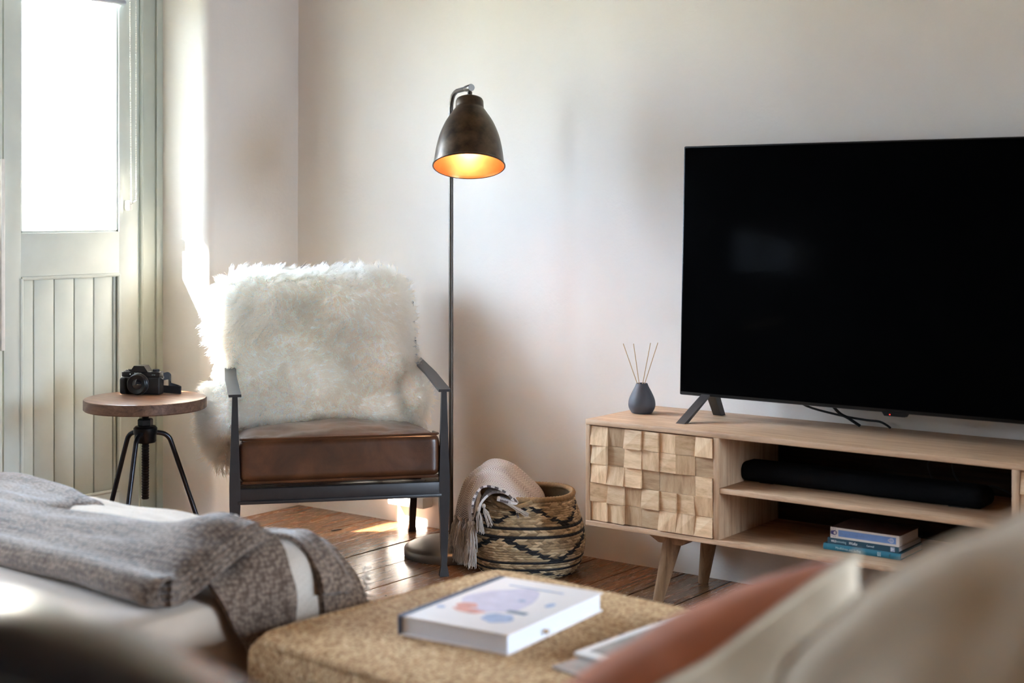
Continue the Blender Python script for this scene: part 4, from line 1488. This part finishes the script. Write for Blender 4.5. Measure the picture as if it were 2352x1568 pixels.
def front_roll(u, v):
    pa = spline([(.70, .026), (1.2, .028), (1.6, .030), (1.85, .030), (1.955, .028), (1.978, .024)], 44)
    p = pa[int(round(u * 43))]
    a = R(-100 + 200 * v)
    w = .012 * nz((u * 3, 0, 2), 1.6, 2)
    return (p[0] + w * smooth(.6, 1, u), -2.254 - .024 * math.cos(a) + .012 * math.sin(u * 7) + w * .5, SEAT + p[1] - .001 + .024 * math.sin(a) + w)
mb.sheet(front_roll, 44, 9, thick=.006)
# the lowest layer falls over the end, narrow at the bottom
drape(mb, [(1.80, SEAT + .012), (1.93, SEAT + .030), (2.005, SEAT + .012), (2.022, SEAT - .045), (2.026, SEAT - .10), (2.03, SEAT - .16)],
      [(1.80, SEAT + .055), (1.93, SEAT + .088), (2.020, SEAT + .082), (2.052, SEAT + .010), (2.050, SEAT - .05), (2.046, SEAT - .115)], -2.165, -2.020, thick=.010, seed=5, wav=.012,
      ybend=lambda u, v: .055 * smooth(.35, 1, u) * (1 - v) + .02 * smooth(.5, 1, u))
# the wide far tongue
drape(mb, [(1.70, SEAT + .020), (1.86, SEAT + .045), (1.97, SEAT + .062), (2.035, SEAT + .030), (2.056, SEAT - .03), (2.064, SEAT - .10), (2.062, SEAT - .19)],
      [(1.70, SEAT + .015), (1.84, SEAT + .030), (1.95, SEAT + .036), (2.020, SEAT + .004), (2.062, SEAT - .05), (2.072, SEAT - .11), (2.074, SEAT - .160)], -1.952, -1.838, thick=.012, seed=8, wav=.016)
drape(mb, [(1.76, SEAT + .030), (1.90, SEAT + .062), (1.99, SEAT + .066), (2.045, SEAT + .030), (2.070, SEAT - .025)],
      [(1.76, SEAT + .030), (1.90, SEAT + .060), (1.99, SEAT + .060), (2.050, SEAT + .020), (2.080, SEAT - .035)], -1.957, -1.895, nu=30, nv=8, thick=.010, seed=11, wav=.008)
# rolled part lying at the far left
drape(mb, [(.66, SEAT + .02), (.95, SEAT + .060), (1.20, SEAT + .066), (1.33, SEAT + .050), (1.40, SEAT + .02)], [(.66, SEAT + .01), (.95, SEAT + .058), (1.18, SEAT + .066), (1.30, SEAT + .05), (1.38, SEAT + .01)], -2.10, -1.90, thick=.012, seed=14, wav=.012)
mb.build('knit_side', M['waffle'], TH, world=True)
CT = MB()
drape(CT, [(.80, SEAT + .012), (1.1, SEAT + .034), (1.35, SEAT + .046), (1.55, SEAT + .050), (1.76, SEAT + .042), (1.86, SEAT + .034)], [(.80, SEAT + .008), (1.1, SEAT + .028), (1.35, SEAT + .036), (1.55, SEAT + .034), (1.74, SEAT + .022), (1.82, SEAT + .012)], -2.02, -1.84, thick=.008, seed=21, wav=.014)
drape(CT, [(1.84, SEAT + .035), (1.96, SEAT + .052), (2.022, SEAT + .028), (2.040, SEAT - .03), (2.046, SEAT - .075), (2.050, SEAT - .12), (2.048, SEAT - .20), (2.042, SEAT - .31)],
      [(1.84, SEAT + .035), (1.96, SEAT + .055), (2.030, SEAT + .030), (2.046, SEAT - .03), (2.054, SEAT - .085), (2.058, SEAT - .13), (2.056, SEAT - .20), (2.046, SEAT - .32)], -2.045, -1.935, thick=.008, seed=23, wav=.010)
cl = CT.build('cream_side', M['cream_wool'], TH, world=True)
tag(cl, 'cream reverse of the throw')
mb = MB()
rt = random.Random(9)
for k_ in range(46):
    t = k_ / 45
    p = Vector((1.70 + .17 * t + rt.uniform(-.01, .01), -1.87 - .06 * t + rt.uniform(-.015, .015), SEAT + .045 - .012 * t + rt.uniform(-.006, .012)))
    d = Vector((rt.uniform(.02, .05), rt.uniform(-.03, .02), rt.uniform(-.004, .020)))
    mb.tube([p, p + d * .5 + Vector((0, 0, .008)), p + d], [.0032, .0036, .0018], 6)
for k_ in range(40):
    t = k_ / 39
    p = Vector((2.060 + .012 * t + rt.uniform(-.003, .008), -1.836 + rt.uniform(-.006, .006), SEAT + .0 - .13 * t))
    d = Vector((rt.uniform(-.004, .012), rt.uniform(.008, .024), rt.uniform(-.02, .004)))
    mb.tube([p, p + d * .5, p + d], [.0022, .002, .001], 5)
o = mb.build('fringe', M['cream_wool'], TH, world=True); o['kind'] = 'stuff'

# ------------------------------------------------------------------ dark sofa the photographer stands behind, with its cushions
# local x = across the view, local y = away from the viewer
SO = thing('leather_sofa', rd(.25, 1.25, 0), YAW, 'black leather sofa with a rolled back, very close and blurred', 'sofa')
def lx(x, y): return (x - .25, y - 1.25)
mb = MB()
NB = 60
rings = []
for i in range(NB):
    x = -.95 + 2.15 * i / (NB - 1)
    top = .790 + .118 * (1 - smooth(-.30, .02, x)) 
    end = 1.0
    ring = []
    for q in range(24):
        a = 2 * math.pi * q / 24
        ca, sa = math.cos(a), math.sin(a)
        yy = .805 + .062 * math.copysign(abs(ca) ** .5, ca)
        zz = top - .07 + .07 * math.copysign(abs(sa) ** .5, sa) - .10 * (yy - .80) if sa > -.2 else .22
        ring.append((x - .25, yy - 1.25, zz))
    rings.append(ring)
mb.loft(rings)
mb.build('backrest', M['black_leather'], SO)
mb = MB(); mb.rbox((0.12 - .25, 1.22 - 1.25, .20), (2.1, .80, .26), .03, cuts=10); mb.build('base', M['black_leather'], SO)
mb = MB(); mb.rbox((0.12 - .25, 1.26 - 1.25, .36), (1.9, .72, .13), .04, cuts=12, crown=.01); mb.build('seat_cushion', M['black_leather'], SO)
for x in (-.85, 1.10):
    for y in (.80, 1.55):
        mb = MB(); mb.lathe([(0, 0), (.02, 0), (.026, .08), (0, .08)], 14, c=lx(x, y)); mb.build('leg', M['iron'], SO)


def pillow(name, Mx, w, h, t, m_front, m_back, label, seed, lump=.012, pinch=.10, rnd=0.0, mats_names=('front_cover', 'back_cover')):
    o = thing(name, Mx.translation, 0, label, 'cushion')
    n = 46
    def half(sgn):
        def f(u, v):
            x, y = 2 * u - 1, 2 * v - 1
            e = max(0, (1 - abs(x) ** 2.6) * (1 - abs(y) ** 2.6)) ** .55
            px = x * w / 2 * (1 - pinch * (1 - y * y) * .5 * abs(x) ** 6 - .0)
            py = y * h / 2 * (1 - pinch * (1 - x * x) * .5 * abs(y) ** 6)
            z = sgn * t / 2 * e
            px, py = px * math.sqrt(1 - rnd * y * y), py * math.sqrt(1 - rnd * x * x)
            px += .008 * nz((x * 2, y * 2, 0), 1.5, seed); py += .010 * nz((x * 2, y * 2, 5), 1.5, seed)
            q = (x, y, sgn)
            l = lump * (nz(q, 1.8, seed) + .6 * nz(q, 3.8, seed + 4) - .8 * rnd * abs(nz(q, 3.0, seed + 7))) * e
            return (px, py, z + sgn * l)
        return f
    R3 = Mx.to_3x3().to_4x4()
    mb = MB(); mb.sheet(half(1), n, n, M=R3); mb.build(mats_names[0], m_front, o)
    mb = MB(); mb.sheet(lambda u, v: half(-1)(1 - u, v), n, n, M=R3); mb.build(mats_names[1], m_back, o)
    mb = MB()
    edge = [half(1)(q / 30, 0) for q in range(31)] + [half(1)(1, q / 30) for q in range(1, 31)] + [half(1)(1 - q / 30, 1) for q in range(1, 31)] + [half(1)(0, 1 - q / 30) for q in range(1, 31)]
    mb.tube(edge, .0035, 6, M=R3); mb.build('seam', m_front, o)
    return o


def frame(o, ax, ay):
    """matrix from an origin and two in-plane directions (cushion x and y)"""
    ax = Vector(ax).normalized(); az = ax.cross(Vector(ay)).normalized(); ay = az.cross(ax)
    m = Matrix((ax, ay, az)).transposed().to_4x4()
    m.translation = o
    return m


def vdir(x, d, z): return Vector((RX * x + DX * d, RY * x + DY * d, z))


# terracotta cushion: its seam runs from the low near corner up to a corner in front of the cabinet
P_hi, P_lo = rd(.326, 1.40, .788), rd(.030, 1.30, .632)
ax = (P_hi - P_lo).normalized()
ay = vdir(.22, -.42, .86)
ay = (ay - ax * ay.dot(ax)).normalized()
ctr = P_hi - ax * .225 - ay * .225
pillow('cushion', frame(ctr, ax, ay), .46, .46, .25, M['oat'], M['terracotta'], 'terracotta and oat linen cushion standing on edge on the dark sofa', 3)
# crumpled cream cushion in front of it
c2 = rd(.530, 1.02, .668)
pillow('cushion', frame(c2, vdir(.95, .05, .27), vdir(-.16, .40, .90)), .74, .58, .28, M['cream_cotton'], M['cream_cotton'], 'large crumpled cream cushion closest to the viewer on the dark sofa', 9, lump=.04, rnd=.42)

# ------------------------------------------------------------------ small dark slivers in the floor, wall box
mb = MB()
for (px, py), rz, l_ in (((.365, -.285), -.45, .035), ((.425, -.205), 1.35, .038)):
    mb.box(-l_ / 2, l_ / 2, -.005, .005, -.002, .0025, M=Matrix.Translation((px, py, 0)) @ Matrix.Rotation(rz, 4, 'Z'))
o = mb.build('board_gap', M['floor_gap'], bpy.data.objects['floor'])
mb = MB(); mb.box(.50, .665, -.022, .034, .072, .112, bevel=.004)
tag(mb.build('wall_box', M['white_plastic'], origin=(.58, .03, .072)), 'low white box on the wall beneath the armchair, next to its rear leg', 'socket')
